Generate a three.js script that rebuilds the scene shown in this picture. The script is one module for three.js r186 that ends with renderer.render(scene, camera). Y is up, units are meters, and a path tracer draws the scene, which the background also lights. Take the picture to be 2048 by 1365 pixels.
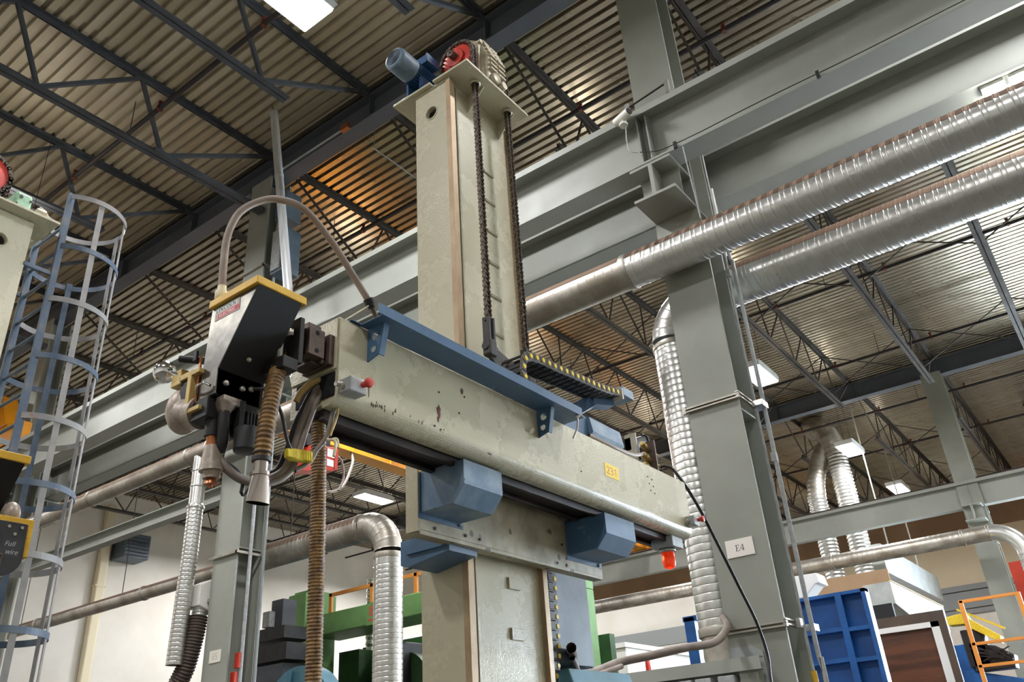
import * as THREE from 'three';
import { mergeGeometries } from 'three/addons/utils/BufferGeometryUtils.js';
import { RoundedBoxGeometry } from 'three/addons/geometries/RoundedBoxGeometry.js';
import { RectAreaLightUniformsLib } from 'three/addons/lights/RectAreaLightUniformsLib.js';

// ---------------------------------------------------------------- camera, sky, exposure, lamps
const scene = new THREE.Scene();
const camera = new THREE.PerspectiveCamera(44.848, 2048 / 1365, 0.05, 200);
camera.position.set(0, 1.6, 0);
camera.rotation.order = 'YXZ';
camera.rotation.set(0.485133, -0.960418, -0.071258);
scene.add(camera);
const renderer = new THREE.WebGLRenderer();
renderer.toneMapping = THREE.LinearToneMapping;
renderer.toneMappingExposure = 2.35;
renderer.shadowMap.enabled = true;
scene.background = new THREE.Color(0.72, 0.86, 1.0);
scene.backgroundIntensity = 24;
RectAreaLightUniformsLib.init();
const LAMP = 80, UPLIGHT = 4.5, TUBE = 0.6, GLOW = 5;                    // area-light strengths, glow of the fittings

// ---------------------------------------------------------------- helpers
let seed = 7;
const rnd = () => { seed = (seed * 1664525 + 1013904223) >>> 0; return seed / 4294967296; };
const used = {};
function numbered(n) { const k = used[n] = (used[n] ?? -1) + 1; return k ? n + '_' + String(k).padStart(3, '0') : n; }
function thing(name, label, category, group) {
  const o = new THREE.Group(); o.name = numbered(name); scene.add(o);
  o.userData = { label, category }; if (group) o.userData.group = group;
  return o;
}
function fin(list) {                                      // merge; uv in metres by dominant normal
  const gs = (Array.isArray(list) ? list : [list]).flat(9).map((g) => {
    const h = g.index ? g.toNonIndexed() : g.clone();
    for (const k of Object.keys(h.attributes)) if (k !== 'position' && k !== 'normal') h.deleteAttribute(k);
    return h;
  });
  const g = gs.length > 1 ? mergeGeometries(gs) : gs[0];
  const p = g.attributes.position, n = g.attributes.normal, uv = new Float32Array(p.count * 2);
  for (let i = 0; i < p.count; i += 3) {
    let x = 0, y = 0, z = 0;
    for (let k = 0; k < 3; k++) { x += Math.abs(n.getX(i + k)); y += Math.abs(n.getY(i + k)); z += Math.abs(n.getZ(i + k)); }
    for (let k = 0; k < 3; k++) {
      const j = i + k, X = p.getX(j), Y = p.getY(j), Z = p.getZ(j);
      const [u, v] = y >= x && y >= z ? [X, Z] : x >= z ? [Z, Y] : [X, Y];
      uv[2 * j] = u; uv[2 * j + 1] = v;
    }
  }
  g.setAttribute('uv', new THREE.BufferAttribute(uv, 2));
  return g;
}
const SPLIT = new Set(['joint_collar', 'end_cap', 'hanger_rod', 'hanger', 'post', 'bolt', 'wheel', 'weld_bead', 'mast_roller', 'bolt_hole', 'socket_bolt', 'rib', 'back_panel', 'clip', 'marker_band', 'fitting', 'hanger_strap', 'tie_tail', 'label_plate', 'slide_block', 'stiffener', 'louver', 'cooling_fin', 'girt', 'leg', 'band', 'cable_rail', 'cable', 'end_truck', 'clamp', 'coupling', 'shelf', 'scuff', 'paint_chip', 'contact_tip', 'cuff', 'bearing_rail', 'tag', 'strut', 'conduit', 'flange', 'branch', 'stop_bar', 'duct', 'foot']);
function mesh(name, geoms, m, parent, label) {
  if (Array.isArray(geoms) && SPLIT.has(name) && geoms.length > 1 && parent !== scene) return geoms.map((g) => mesh(name, [g], m, parent, label));
  const o = new THREE.Mesh(geoms.isBufferGeometry && geoms.attributes.uv && geoms.userData.ready ? geoms : fin(geoms), m);
  o.name = name; o.castShadow = o.receiveShadow = true; parent.add(o);
  if (label) o.userData.label = label;
  return o;
}
const ready = (g) => { const f = fin(g); f.userData.ready = true; return f; };
function solo(name, label, category, geoms, m, group) {
  const o = mesh(numbered(name), geoms, m, scene); o.userData = { label, category }; if (group) o.userData.group = group; return o;
}
function struct(name, geoms, m) { const o = mesh(name, geoms, m, scene); o.userData.kind = 'structure'; return o; }
const bx = (x0, x1, y0, y1, z0, z1) => new THREE.BoxGeometry(Math.abs(x1 - x0), Math.abs(y1 - y0), Math.abs(z1 - z0)).translate((x0 + x1) / 2, (y0 + y1) / 2, (z0 + z1) / 2);
const rb = (x0, x1, y0, y1, z0, z1, r = 0.006, s = 2) => new RoundedBoxGeometry(Math.abs(x1 - x0), Math.abs(y1 - y0), Math.abs(z1 - z0), s, r).translate((x0 + x1) / 2, (y0 + y1) / 2, (z0 + z1) / 2);
function prism(axis, pts, a, b, { bevel = 0, holes = [] } = {}) {   // pts: x:(z,y)  y:(x,z)  z:(x,y)
  const f = axis === 'x' ? ([z, y]) => [-z, y] : axis === 'y' ? ([x, z]) => [x, -z] : (p) => p;
  const s = new THREE.Shape(pts.map((p) => new THREE.Vector2(...f(p))));
  for (const [u, v, r] of holes) { const [hu, hv] = f([u, v]); const h = new THREE.Path(); h.absarc(hu, hv, r, 0, Math.PI * 2, true); s.holes.push(h); }
  const g = new THREE.ExtrudeGeometry(s, { depth: b - a - 2 * bevel, bevelEnabled: bevel > 0, bevelThickness: bevel, bevelSize: bevel, bevelOffset: -bevel, bevelSegments: 2, curveSegments: 16 });
  g.translate(0, 0, a + bevel);
  if (axis === 'x') g.rotateY(Math.PI / 2); else if (axis === 'y') g.rotateX(-Math.PI / 2);
  return g;
}
const V = (p) => new THREE.Vector3(...p);
const UP = new THREE.Vector3(0, 1, 0);
function rod(a, b, r, seg = 12, r2 = r) {
  const A = V(a), B = V(b), d = B.clone().sub(A), g = new THREE.CylinderGeometry(r2, r, d.length(), seg);
  g.applyQuaternion(new THREE.Quaternion().setFromUnitVectors(UP, d.clone().normalize()));
  return g.translate(...A.add(B).multiplyScalar(0.5).toArray());
}
function bar(a, b, w, h) {                                 // box from a to b, w sideways, h across
  const A = V(a), B = V(b), d = B.clone().sub(A), l = d.length(); d.normalize();
  let s = new THREE.Vector3().crossVectors(d, UP); if (s.length() < 1e-3) s = new THREE.Vector3(1, 0, 0); s.normalize();
  const t = new THREE.Vector3().crossVectors(d, s);
  const g = new THREE.BoxGeometry(w, h, l);
  g.applyMatrix4(new THREE.Matrix4().makeBasis(s, t, d.clone()));
  return g.translate(...A.add(B).multiplyScalar(0.5).toArray());
}
const curve = (pts, tension = 0.5) => new THREE.CatmullRomCurve3(pts.map(V), false, 'catmullrom', tension);
const tube = (pts, r, n = 60, seg = 10) => new THREE.TubeGeometry(curve(pts), n, r, seg, false);
function sweep(c, n, seg, rad) {                           // rad(s metres, angle) -> radius
  const fr = c.computeFrenetFrames(n), L = c.getLength(), pos = [], idx = [];
  for (let i = 0; i <= n; i++) {
    const p = c.getPointAt(i / n), N = fr.normals[i], B = fr.binormals[i];
    for (let j = 0; j <= seg; j++) {
      const a = j / seg * Math.PI * 2, r = rad(i / n * L, a);
      pos.push(p.x + r * (Math.cos(a) * N.x + Math.sin(a) * B.x), p.y + r * (Math.cos(a) * N.y + Math.sin(a) * B.y), p.z + r * (Math.cos(a) * N.z + Math.sin(a) * B.z));
      if (i < n && j < seg) { const k = i * (seg + 1) + j, m = k + seg + 1; idx.push(k, k + 1, m, k + 1, m + 1, m); }
    }
  }
  const g = new THREE.BufferGeometry();
  g.setAttribute('position', new THREE.Float32BufferAttribute(pos, 3)); g.setIndex(idx); g.computeVertexNormals();
  const P = g.attributes.position, Nn = g.attributes.normal;   // close the seam of the normals
  for (let i = 0; i <= n; i++) { const k = i * (seg + 1), m = k + seg; const x = Nn.getX(k) + Nn.getX(m), y = Nn.getY(k) + Nn.getY(m), z = Nn.getZ(k) + Nn.getZ(m), l = Math.hypot(x, y, z) || 1; Nn.setXYZ(k, x / l, y / l, z / l); Nn.setXYZ(m, x / l, y / l, z / l); }
  return g;
}
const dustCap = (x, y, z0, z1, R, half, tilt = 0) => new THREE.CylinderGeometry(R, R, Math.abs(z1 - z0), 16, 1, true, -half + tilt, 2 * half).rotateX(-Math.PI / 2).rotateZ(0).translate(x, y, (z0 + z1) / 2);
function ringDuct(R, L, pitch, rings, seg = 44, phi0 = 0, phi = Math.PI * 2, lift = 0) {   // rings: [offset, height, half width]
  const p = [[R + lift, 0]];
  for (let k = 0; k * pitch < L - pitch; k++) for (const [o, h, w] of rings) { const y = k * pitch + o; p.push([R + lift, y - w], [R + lift + h * 0.7, y - w * 0.5], [R + lift + h, y], [R + lift + h * 0.7, y + w * 0.5], [R + lift, y + w]); }
  p.push([R + lift, L]);
  const g = new THREE.LatheGeometry(p.map((q) => new THREE.Vector2(...q)), seg, phi0, phi), P = g.attributes.position;
  for (let i = 0; i < P.count; i++) P.setY(i, P.getY(i) + P.getX(i) * pitch / (4 * R));       // the lean of a wound seam
  return g;
}
const ductZ = (x, y, z0, L, ...a) => ringDuct(a[0], L, ...a.slice(1)).rotateX(Math.PI / 2).translate(x, y, z0);
const line = (a, b) => new THREE.LineCurve3(V(a), V(b));
const ridge = (f, w) => { const t = ((f % 1) + 1) % 1; const d = Math.min(t, 1 - t); return d < w ? 0.5 + 0.5 * Math.cos(Math.PI * d / w) : 0; };
const spiral = (R, pitch, h = 0.004, w = 0.1) => (s, a) => R + h * ridge(s / pitch - a / (2 * Math.PI), w);
const corrug = (R, pitch, h) => (s) => R + h * Math.cos(2 * Math.PI * s / pitch);
const iprof = (cx, cy, w, h, tf, tw, swap) => {            // I section: w flange width, h depth
  const p = [[-w / 2, -h / 2], [w / 2, -h / 2], [w / 2, -h / 2 + tf], [tw / 2, -h / 2 + tf], [tw / 2, h / 2 - tf], [w / 2, h / 2 - tf], [w / 2, h / 2], [-w / 2, h / 2], [-w / 2, h / 2 - tf], [-tw / 2, h / 2 - tf], [-tw / 2, -h / 2 + tf], [-w / 2, -h / 2 + tf]];
  return p.map(([a, b]) => swap ? [cx + b, cy + a] : [cx + a, cy + b]);
};
const lathe = (pts, seg = 28) => new THREE.LatheGeometry(pts.map((p) => new THREE.Vector2(...p)), seg);
function along(g, axis) { return axis === 'x' ? g.rotateZ(-Math.PI / 2) : axis === 'z' ? g.rotateX(Math.PI / 2) : g; }
const arc = (n, f) => Array.from({ length: n + 1 }, (_, i) => f(i / n));

// ---------------------------------------------------------------- materials
function noise(n, oct, sd, ax = 1, ay = 1) {               // tileable value noise 0..1
  const out = new Float32Array(n * n); let tot = 0;
  for (let o = 0; o < oct; o++) {
    const fx = Math.max(1, Math.round(4 * ax)) << o, fy = Math.max(1, Math.round(4 * ay)) << o, amp = 0.55 ** o; tot += amp;
    const lat = new Float32Array(fx * fy); let s = sd * 977 + o * 131 + 1;
    for (let i = 0; i < lat.length; i++) { s = (s * 1664525 + 1013904223) >>> 0; lat[i] = s / 4294967296; }
    for (let y = 0; y < n; y++) for (let x = 0; x < n; x++) {
      const u = x / n * fx, v = y / n * fy, i = Math.floor(u), j = Math.floor(v); let a = u - i, b = v - j; a = a * a * (3 - 2 * a); b = b * b * (3 - 2 * b);
      const L = (p, q) => lat[(q % fy) * fx + (p % fx)];
      out[y * n + x] += amp * ((L(i, j) * (1 - a) + L(i + 1, j) * a) * (1 - b) + (L(i, j + 1) * (1 - a) + L(i + 1, j + 1) * a) * b);
    }
  }
  let lo = 9, hi = -9; for (const v of out) { lo = Math.min(lo, v); hi = Math.max(hi, v); }
  return out.map((v) => (v - lo) / (hi - lo));
}
function dataTex(n, f, srgb, size) {
  const d = new Uint8Array(n * n * 4);
  for (let i = 0; i < n * n; i++) { const c = f(i); for (let k = 0; k < 3; k++) d[4 * i + k] = Math.max(0, Math.min(255, c[k])); d[4 * i + 3] = 255; }
  const t = new THREE.DataTexture(d, n, n); t.wrapS = t.wrapT = THREE.RepeatWrapping; t.magFilter = THREE.LinearFilter; t.minFilter = THREE.LinearMipmapLinearFilter; t.generateMipmaps = true;
  if (srgb) t.colorSpace = THREE.SRGBColorSpace; t.repeat.set(1 / size, 1 / size); t.needsUpdate = true; return t;
}
const hex = (h) => [(h >> 16) & 255, (h >> 8) & 255, h & 255];
const roughN = noise(256, 5, 7), roughF = noise(256, 3, 60, 8, 8), roughT = dataTex(256, (i) => { const r = 255 * (0.78 + 0.15 * roughN[i] + 0.07 * roughF[i]); return [r, r, r]; }, false, 0.8);
function worn(a, b, { size = 1.2, sd = 1, bias = 0.5, sharp = 1.6, ax = 1, ay = 1, rough = 0.5, metal = 0, spots, n = 256, ...rest } = {}) {
  const A = hex(a), B = hex(b), N = noise(n, 5, sd, ax, ay), F = noise(n, 3, sd + 40, 8, 8), S = spots && noise(n, 5, sd + 80, 3, 3);
  const map = dataTex(n, (i) => {
    const t = Math.max(0, Math.min(1, (N[i] - bias) * sharp + 0.5)) * 0.85 + F[i] * 0.15;
    let c = A.map((v, k) => v + (B[k] - v) * t);
    if (S && S[i] > spots[1]) { const C = hex(spots[0]), q = Math.min(1, (S[i] - spots[1]) * 12); c = c.map((v, k) => v + (C[k] - v) * q); }
    return c;
  }, true, size);
  return new THREE.MeshPhysicalMaterial({ map, roughnessMap: roughT, roughness: rough * 1.13, metalness: metal, ...rest });
}
const flat = (c, rough = 0.5, metal = 0, rest = {}) => new THREE.MeshPhysicalMaterial({ color: c, roughness: rough, metalness: metal, ...rest });
const bumpN = noise(256, 4, 90, 10, 10);
const orange = dataTex(256, (i) => { const v = bumpN[i] * 255; return [v, v, v]; }, false, 0.22);
const M = {
  beige: worn(0xc2bca1, 0xbab499, { size: 2.6, sd: 3, sharp: 0.6, rough: 0.27, bumpMap: orange, bumpScale: 0.0011 }),
  grime: worn(0xb4ad93, 0x7d745d, { size: 0.9, sd: 5, rough: 0.5, bias: 0.6, spots: [0x5d5443, 0.72] }),
  rail: worn(0xb29c7c, 0x94795a, { size: 0.8, sd: 8, rough: 0.45, metal: 0.3, ax: 1, ay: 0.5 }),
  darkRail: worn(0x3b302a, 0x241d1a, { size: 0.6, sd: 9, rough: 0.55, metal: 0.3 }),
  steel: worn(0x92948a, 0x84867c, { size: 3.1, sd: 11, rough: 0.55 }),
  steelLit: worn(0x9da097, 0x8e9188, { size: 4.3, sd: 12, rough: 0.55 }),  // same paint as steel, lighter because lamp light is put into the colour
  joist: worn(0x45484d, 0x383b40, { size: 1.3, sd: 14, rough: 0.7 }),
  joistB: worn(0x49423a, 0x38332d, { size: 1.3, sd: 15, rough: 0.7 }),
  girder: worn(0x54585f, 0x474b52, { size: 3.3, sd: 16, rough: 0.6 }),
  deck: worn(0xb8ae98, 0x9f947c, { size: 5.3, sd: 18, rough: 0.5, metal: 0.25, ax: 2, ay: 0.4, side: THREE.DoubleSide }),
  deckB: worn(0xa8a090, 0x8d8472, { size: 4.1, sd: 19, rough: 0.29, metal: 0.9, ax: 2, ay: 0.4, side: THREE.DoubleSide }),
  slab: flat(0x6d6a62, 0.9),
  galv: worn(0xcdcdc8, 0xbfbfb9, { size: 0.5, sd: 21, rough: 0.3, metal: 0.75 }),
  galvDusty: worn(0xb6b2a8, 0x958d80, { size: 0.9, sd: 22, rough: 0.42, metal: 0.75 }),
  flex: worn(0xcfcfca, 0xc0c0ba, { size: 0.4, sd: 23, rough: 0.3, metal: 0.85 }),
  blue: worn(0x4c6d8c, 0x3d5d7b, { size: 0.9, sd: 25, rough: 0.42, spots: [0x6f8799, 0.85] }),
  blueWorn: worn(0x4d6b86, 0x7b8f9f, { size: 0.45, sd: 26, rough: 0.42, bias: 0.58, spots: [0x45596a, 0.82] }),
  cageBlue: worn(0x42556b, 0x5f6872, { size: 0.6, sd: 27, rough: 0.5, spots: [0x8a6a50, 0.8] }),
  cageGrey: worn(0x938f89, 0x7b7d82, { size: 0.7, sd: 28, rough: 0.5, spots: [0x94705a, 0.78] }),
  black: flat(0x0f1012, 0.6),
  blackSatin: worn(0x3d3e40, 0x2c2d2f, { size: 0.4, sd: 30, rough: 0.42, metal: 0.2 }),
  blackSheen: worn(0xa8a395, 0x5d5b56, { size: 0.55, sd: 31, rough: 0.34, metal: 0.8 }),  // scuffed hopper black made paler, reflected light put into the colour
  dark: worn(0x2b2a2a, 0x1d1c1c, { size: 0.4, sd: 32, rough: 0.5, metal: 0.3 }),
  bronze: worn(0x64544b, 0x4d4039, { size: 0.3, sd: 33, rough: 0.45, metal: 0.4 }),
  yellow: worn(0xe6b93a, 0xd3a326, { size: 0.4, sd: 34, rough: 0.45, spots: [0xb98f2a, 0.8] }),
  paleYellow: worn(0xd6bc7a, 0xb99a55, { size: 0.3, sd: 35, rough: 0.5 }),
  tagYellow: worn(0xe0cc2c, 0xc3a820, { size: 0.1, sd: 36, rough: 0.6 }),
  crane: worn(0xd58c12, 0xc07c0c, { size: 2.2, sd: 37, rough: 0.45 }),
  red: worn(0xd2402f, 0xb83326, { size: 0.4, sd: 38, rough: 0.45 }),
  hoistRed: worn(0xcc3a1c, 0xb03018, { size: 1, sd: 39, rough: 0.5 }),
  button: flat(0xc0392e, 0.45),
  beacon: flat(0xff5a1c, 0.15, 0, { transmission: 0.35, thickness: 0.03, ior: 1.45, emissive: 0xff3808, emissiveIntensity: 0.06 }),
  greyBox: worn(0xb5b8b8, 0x989c9c, { size: 0.2, sd: 41, rough: 0.45 }),
  white: flat(0xdedcd4, 0.5),
  whiteBright: flat(0xeceae4, 0.6),
  motor: worn(0x2f5f92, 0x264d78, { size: 0.3, sd: 43, rough: 0.38 }),
  motorGrey: worn(0x7e8f9c, 0x5b7185, { size: 0.2, sd: 44, rough: 0.5 }),
  gear: worn(0xc6bda4, 0x9d937c, { size: 0.25, sd: 45, rough: 0.4, metal: 0.2 }),
  mint: worn(0x9fc4a4, 0x84ab8c, { size: 0.2, sd: 46, rough: 0.5 }),
  chain: worn(0x6a5d50, 0x3d342c, { size: 0.08, sd: 47, rough: 0.45, metal: 0.6 }),
  chrome: flat(0xe4e4e4, 0.12, 1),
  spoon: flat(0xb9b2ab, 0.24, 1),
  bolt: flat(0xbab6aa, 0.35, 0.8),
  hose: worn(0x9a8b7e, 0x7f7266, { size: 0.4, sd: 49, rough: 0.6 }),
  cable: worn(0x8d8278, 0x73695f, { size: 0.3, sd: 50, rough: 0.6 }),
  rubber: flat(0x232122, 0.55),
  brownHose: worn(0x8c6a35, 0x5a4020, { size: 0.12, sd: 51, rough: 0.5, spots: [0x2f2315, 0.76] }),
  copper: flat(0xb07048, 0.35, 0.7),
  nozzle: worn(0xb7aa9c, 0x8f8377, { size: 0.1, sd: 52, rough: 0.45, metal: 0.3 }),
  plastic: flat(0x3b3a38, 0.55),
  wall: worn(0xe6e2d8, 0xd8d3c6, { size: 7, sd: 53, rough: 0.8 }),
  wallTan: worn(0xa08465, 0x8d7357, { size: 6, sd: 54, rough: 0.8 }),
  cream: worn(0xe9ddc0, 0xdfd2b2, { size: 6, sd: 55, rough: 0.75 }),
  girt: flat(0x8d9290, 0.6),
  floor: worn(0x57544d, 0x49463f, { size: 6, sd: 56, rough: 0.55 }),
  green: worn(0x74a45e, 0x659152, { size: 1.4, sd: 57, rough: 0.5 }),
  greenDark: worn(0x2f5a2a, 0x234321, { size: 1.4, sd: 58, rough: 0.5 }),
  teal: worn(0x4f8298, 0x42707f, { size: 1, sd: 59, rough: 0.5 }),
  royal: worn(0x1765b4, 0x12559a, { size: 1.2, sd: 60, rough: 0.42 }),
  orange: flat(0xd98a35, 0.5),
  wood: worn(0x6a3c1f, 0x44250f, { size: 1.4, sd: 61, rough: 0.65, ax: 0.25, ay: 3 }),
  sheet: worn(0xb9bdba, 0xa2a7a4, { size: 1.1, sd: 62, rough: 0.42, metal: 0.55 }),
  pipeBeige: flat(0xe2d7b6, 0.6),
  pipe: flat(0x2c2726, 0.6, 0.2),
  pipeRed: flat(0x5e2418, 0.7),
  aluminium: worn(0xdfe1e1, 0xc3c7c8, { size: 0.6, sd: 63, rough: 0.35, metal: 0.45, ax: 4, ay: 0.3 }),
  slate: worn(0x5c6b76, 0x4d5a64, { size: 0.8, sd: 64, rough: 0.5 }),
  hole: flat(0x0a0a0a, 0.9),
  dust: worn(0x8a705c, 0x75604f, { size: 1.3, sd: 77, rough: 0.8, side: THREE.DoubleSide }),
  diffuser: new THREE.MeshStandardMaterial({ color: 0xffffff, emissive: new THREE.Color(0.96, 0.98, 1), emissiveIntensity: GLOW }),
  fitting: flat(0xc9c9c5, 0.5),
};
function lettering(w, h, px, draw) {                        // flat print
  const c = document.createElement('canvas'); c.width = px; c.height = Math.round(px * h / w);
  const g = c.getContext('2d'); draw(g, c.width, c.height);
  const t = new THREE.CanvasTexture(c); t.colorSpace = THREE.SRGBColorSpace;
  return new THREE.MeshStandardMaterial({ map: t, roughness: 0.6 });
}
function decal(name, w, h, m, parent, pos, ry = 0, rx = 0) {
  const g = new THREE.PlaneGeometry(w, h); g.userData.ready = true;
  const o = mesh(name, g, m, parent); o.position.set(...pos); o.rotation.set(rx, ry, 0, 'YXZ'); return o;
}

// ---------------------------------------------------------------- the hall
const X0 = -14, X1 = 46, Z0 = -33, Z1 = 12, YD = 13.2;
struct('floor', bx(X0, X1, -0.3, 0, Z0, Z1), M.floor);
struct('wall_left', bx(X0 - 0.3, X0, 0, 13.6, Z0, Z1), M.wall);
struct('wall_front', bx(X0 - 0.3, 36.3, 0, 13.6, Z1, Z1 + 0.3), M.wall);
struct('wall_back', bx(X0 - 0.3, X1 + 0.3, 0, 13.6, Z0 - 0.3, Z0), M.wall);
{ // right wall: tan sheeting above, pale panels below; beside the frame it steps in to a big open door
  const w = new THREE.Group(); w.name = 'wall_right'; w.userData.kind = 'structure'; scene.add(w);
  const zs = -1.25, xd = 36, zd = [-1.05, 10.8], dh = 7.4;
  mesh('wall_panel', bx(X1, X1 + 0.3, 0, 8.4, Z0, zs), M.wall, w);
  mesh('upper_panel', bx(X1, X1 + 0.3, 8.4, 10.9, Z0, zs), M.cream, w);
  mesh('top_panel', bx(X1, X1 + 0.3, 10.9, 13.6, Z0, zs), M.wallTan, w);
  mesh('return_panel', bx(xd, X1 + 0.3, 0, 13.6, zs, zs + 0.3), M.wall, w);
  mesh('door_surround', [bx(xd, xd + 0.3, dh, 13.6, zs, Z1), bx(xd, xd + 0.3, 0, dh, zs, zd[0]), bx(xd, xd + 0.3, 0, dh, zd[1], Z1)], M.wall, w);
  mesh('girt', [bx(X1 - 0.25, X1, 8.15, 8.4, Z0, zs), bx(X1 - 0.2, X1, 7.35, 8.1, Z0, zs), bx(X1 - 0.15, X1, 7.1, 7.3, Z0, zs)], M.girt, w);
}
{ // ceiling: ribbed steel deck sheets under the roof slab
  const c = new THREE.Group(); c.name = 'ceiling'; c.userData.kind = 'structure'; scene.add(c);
  mesh('roof_slab', bx(X0 - 0.3, X1 + 0.3, YD + 0.072, YD + 0.3, Z0 - 0.3, Z1 + 0.3), M.slab, c);
  const P = 0.2, prof = [[0, 0], [0.112, 0], [0.134, 0.07], [0.178, 0.07], [0.2, 0]];
  const pos = [], idx = [], L = Z1 - Z0;
  for (let r = 0; r < 5; r++) for (let k = 0; k < 4; k++) {
    const [xa, ya] = prof[k], [xb, yb] = prof[k + 1], o = pos.length / 3, q = r * P;
    pos.push(q + xa, ya, 0, q + xb, yb, 0, q + xb, yb, L, q + xa, ya, L); idx.push(o, o + 1, o + 2, o, o + 2, o + 3);
  }
  const g = new THREE.BufferGeometry(); g.setAttribute('position', new THREE.Float32BufferAttribute(pos, 3)); g.setIndex(idx); g.computeVertexNormals();
  const G = ready(g);
  for (let i = 0; i < 60; i++) { const o = mesh('deck_sheet', G, X0 + i < 8 ? M.deck : M.deckB, c); o.position.set(X0 + i, YD, Z0); }
}
for (const [x, lab] of [[8.25, 'dark grey roof girder over the near column row, carrying the joist ends'], [29, 'grey roof girder over the distant column row behind the nearer hall bay']]) {
  const t = thing('roof_girder', lab, 'girder');
  mesh('beam', prism('z', iprof(x, 12.86, 0.32, 0.58, 0.03, 0.02), Z0, Z1), M.girder, t);
  for (let k = -12; k <= 5; k++) mesh('stiffener', bx(x - 0.14, x + 0.14, 12.6, 13.12, -3.02 + k * 2.76 - 0.008, -3.02 + k * 2.76 + 0.008), M.girder, t);
}
// joists: double angle chords with a W web
function makeJoist(L, m, wt) {
  const o = new THREE.Group(), yt = 13.19, yb = 11.68;
  const ang = (x0, x1, y, up, s) => [bx(x0, x1, y, y + 0.012 * up, s * 0.012, s * 0.1), bx(x0, x1, y, y - 0.1 * up, s * 0.012, s * 0.026)];
  mesh('top_chord', [1, -1].map((s) => ang(0, L, yt, 1, s)), m, o);
  const e = 2.3;
  mesh('bottom_chord', [1, -1].map((s) => ang(e - 0.5, L - e + 0.5, yb, -1, s)), m, o);
  const w = (x0, y0, x1, y1, k = 1) => mesh('web_member', bar([x0, y0, 0], [x1, y1, 0], wt * k, wt * k), m, o);
  const T = yt - 0.05, B = yb + 0.05, n = Math.round((L / 2 - e) / 2.15), p = (L / 2 - e) / n;
  for (const q of [(x) => x, (x) => L - x]) {
    w(q(0.1), T, q(e), B, 1.15);
    for (let i = 0; i < n; i++) { const a = e + i * p; w(q(a), B, q(a + 0.6), T); w(q(a + 0.6), T, q(a + p), B, 1.1); }
  }
  w(L / 2, B, L / 2, T);
  mesh('seat', [bx(0, 0.16, yt - 0.09, yt, -0.06, 0.06), bx(L - 0.16, L, yt - 0.09, yt, -0.06, 0.06)], m, o);
  return o;
}
const ORD = ['first', 'second', 'third', 'fourth', 'fifth', 'sixth'];
const atLine = (k) => k < 0 ? ORD[-k - 1] + ' in front of the E4 column line' : k === 0 ? 'in line with the E4 column' : k < 3 ? ORD[k - 1] + ' past the E4 column line' : k === 3 ? 'in line with the left E5 column' : k < 6 ? ORD[k - 4] + ' past the left E5 column' : k === 6 ? 'in line with the column behind the ladder' : ORD[k - 7] + ' past the column behind the ladder';
const JZ = (k) => -3.05 - 2.76 * k;
for (const [xa, xb, m, ks, lab, grp] of [
  [-13.9, 8.09, M.joist, [-4, -3, -2, -1, 0, 1, 2, 3, 4, 5, 6, 7, 8, 9], 'dark nearer bay roof joist, ', 'roof joists of the nearer bay'],
  [8.41, 28.84, M.joistB, [-3, -2, -1, 0, 1, 2, 3, 4, 5, 6, 7, 8, 9, 10], 'brownish middle bay roof joist, ', 'roof joists of the middle bay'],
  [29.16, 45.95, M.joistB, [0, 1, 2, 3, 4, 5], 'farthest bay roof joist, ', 'roof joists of the farthest bay']]) {
  const p = makeJoist(xb - xa, m, m === M.joist ? 0.062 : 0.034);
  ks.forEach((k, i) => { const o = i ? p.clone() : p; o.name = numbered('roof_joist'); o.position.set(xa, 0, JZ(k)); o.userData = { label: lab + atLine(k), category: 'joist', group: grp }; scene.add(o); });
}
for (const [x, a, b, lab] of [[2.6, 1, 8, 'crossed bracing line in the nearer bay, farther from the runway'], [12.4, -2, 8, 'crossed bracing line in the middle bay nearest the runway'], [19.4, -2, 8, 'crossed bracing line at the middle of the middle bay'], [25.8, -2, 8, 'crossed bracing line in the middle bay nearest the distant girder'], [34, 0, 4, 'crossed bracing line just past the distant roof girder'], [40, 0, 4, 'crossed bracing line deep in the farthest roof bay']]) {
  const t = thing('joist_bracing', lab, 'bracing');
  for (let i = a; i < b; i++) { mesh('brace', bar([x, 13.1, JZ(i)], [x + 0.02, 11.75, JZ(i + 1)], 0.028, 0.028), M.joistB, t); mesh('brace', bar([x + 0.04, 11.75, JZ(i)], [x + 0.02, 13.1, JZ(i + 1)], 0.028, 0.028), M.joistB, t); }
}
for (const [x, m, lab] of [[5.47, M.pipe, 'dark sprinkler pipe with rusty red heads under the nearer bay roof'], [10.4, M.pipe, 'dark sprinkler pipe just beyond the crane runway roof line'], [15.3, M.pipe, 'dark sprinkler pipe second from the runway in the middle bay'], [20.3, M.pipe, 'dark sprinkler pipe in the centre of the middle bay roof'], [25.4, M.pipe, 'dark sprinkler pipe nearest the distant girder in the middle bay'], [30.4, M.pipe, 'dark sprinkler pipe just past the distant roof girder'], [35, M.pipe, 'dark sprinkler pipe deep in the farthest roof bay']]) {
  const t = thing('sprinkler_pipe', lab, 'pipe');
  mesh('pipe', rod([x, 12.45, Z0], [x, 12.45, Z1], 0.045, 10), m, t);
  for (let z = -31; z < 10; z += 2.85) { const f = mesh('sprinkler_head', [rod([x, 12.45, z], [x, 12.6, z], 0.022, 8), rod([x, 12.56, z], [x, 12.6, z], 0.04, 10), bx(x - 0.047, x + 0.047, 12.405, 12.497, z - 0.03, z + 0.03)], M.pipeRed, t, 'rusty red sprinkler head'); }
  mesh('hanger', [-28, -20, -12, -4, 4].map((z) => rod([x, 12.45, z], [x, 13.2, z], 0.008, 6)), M.pipe, t);
}
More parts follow.
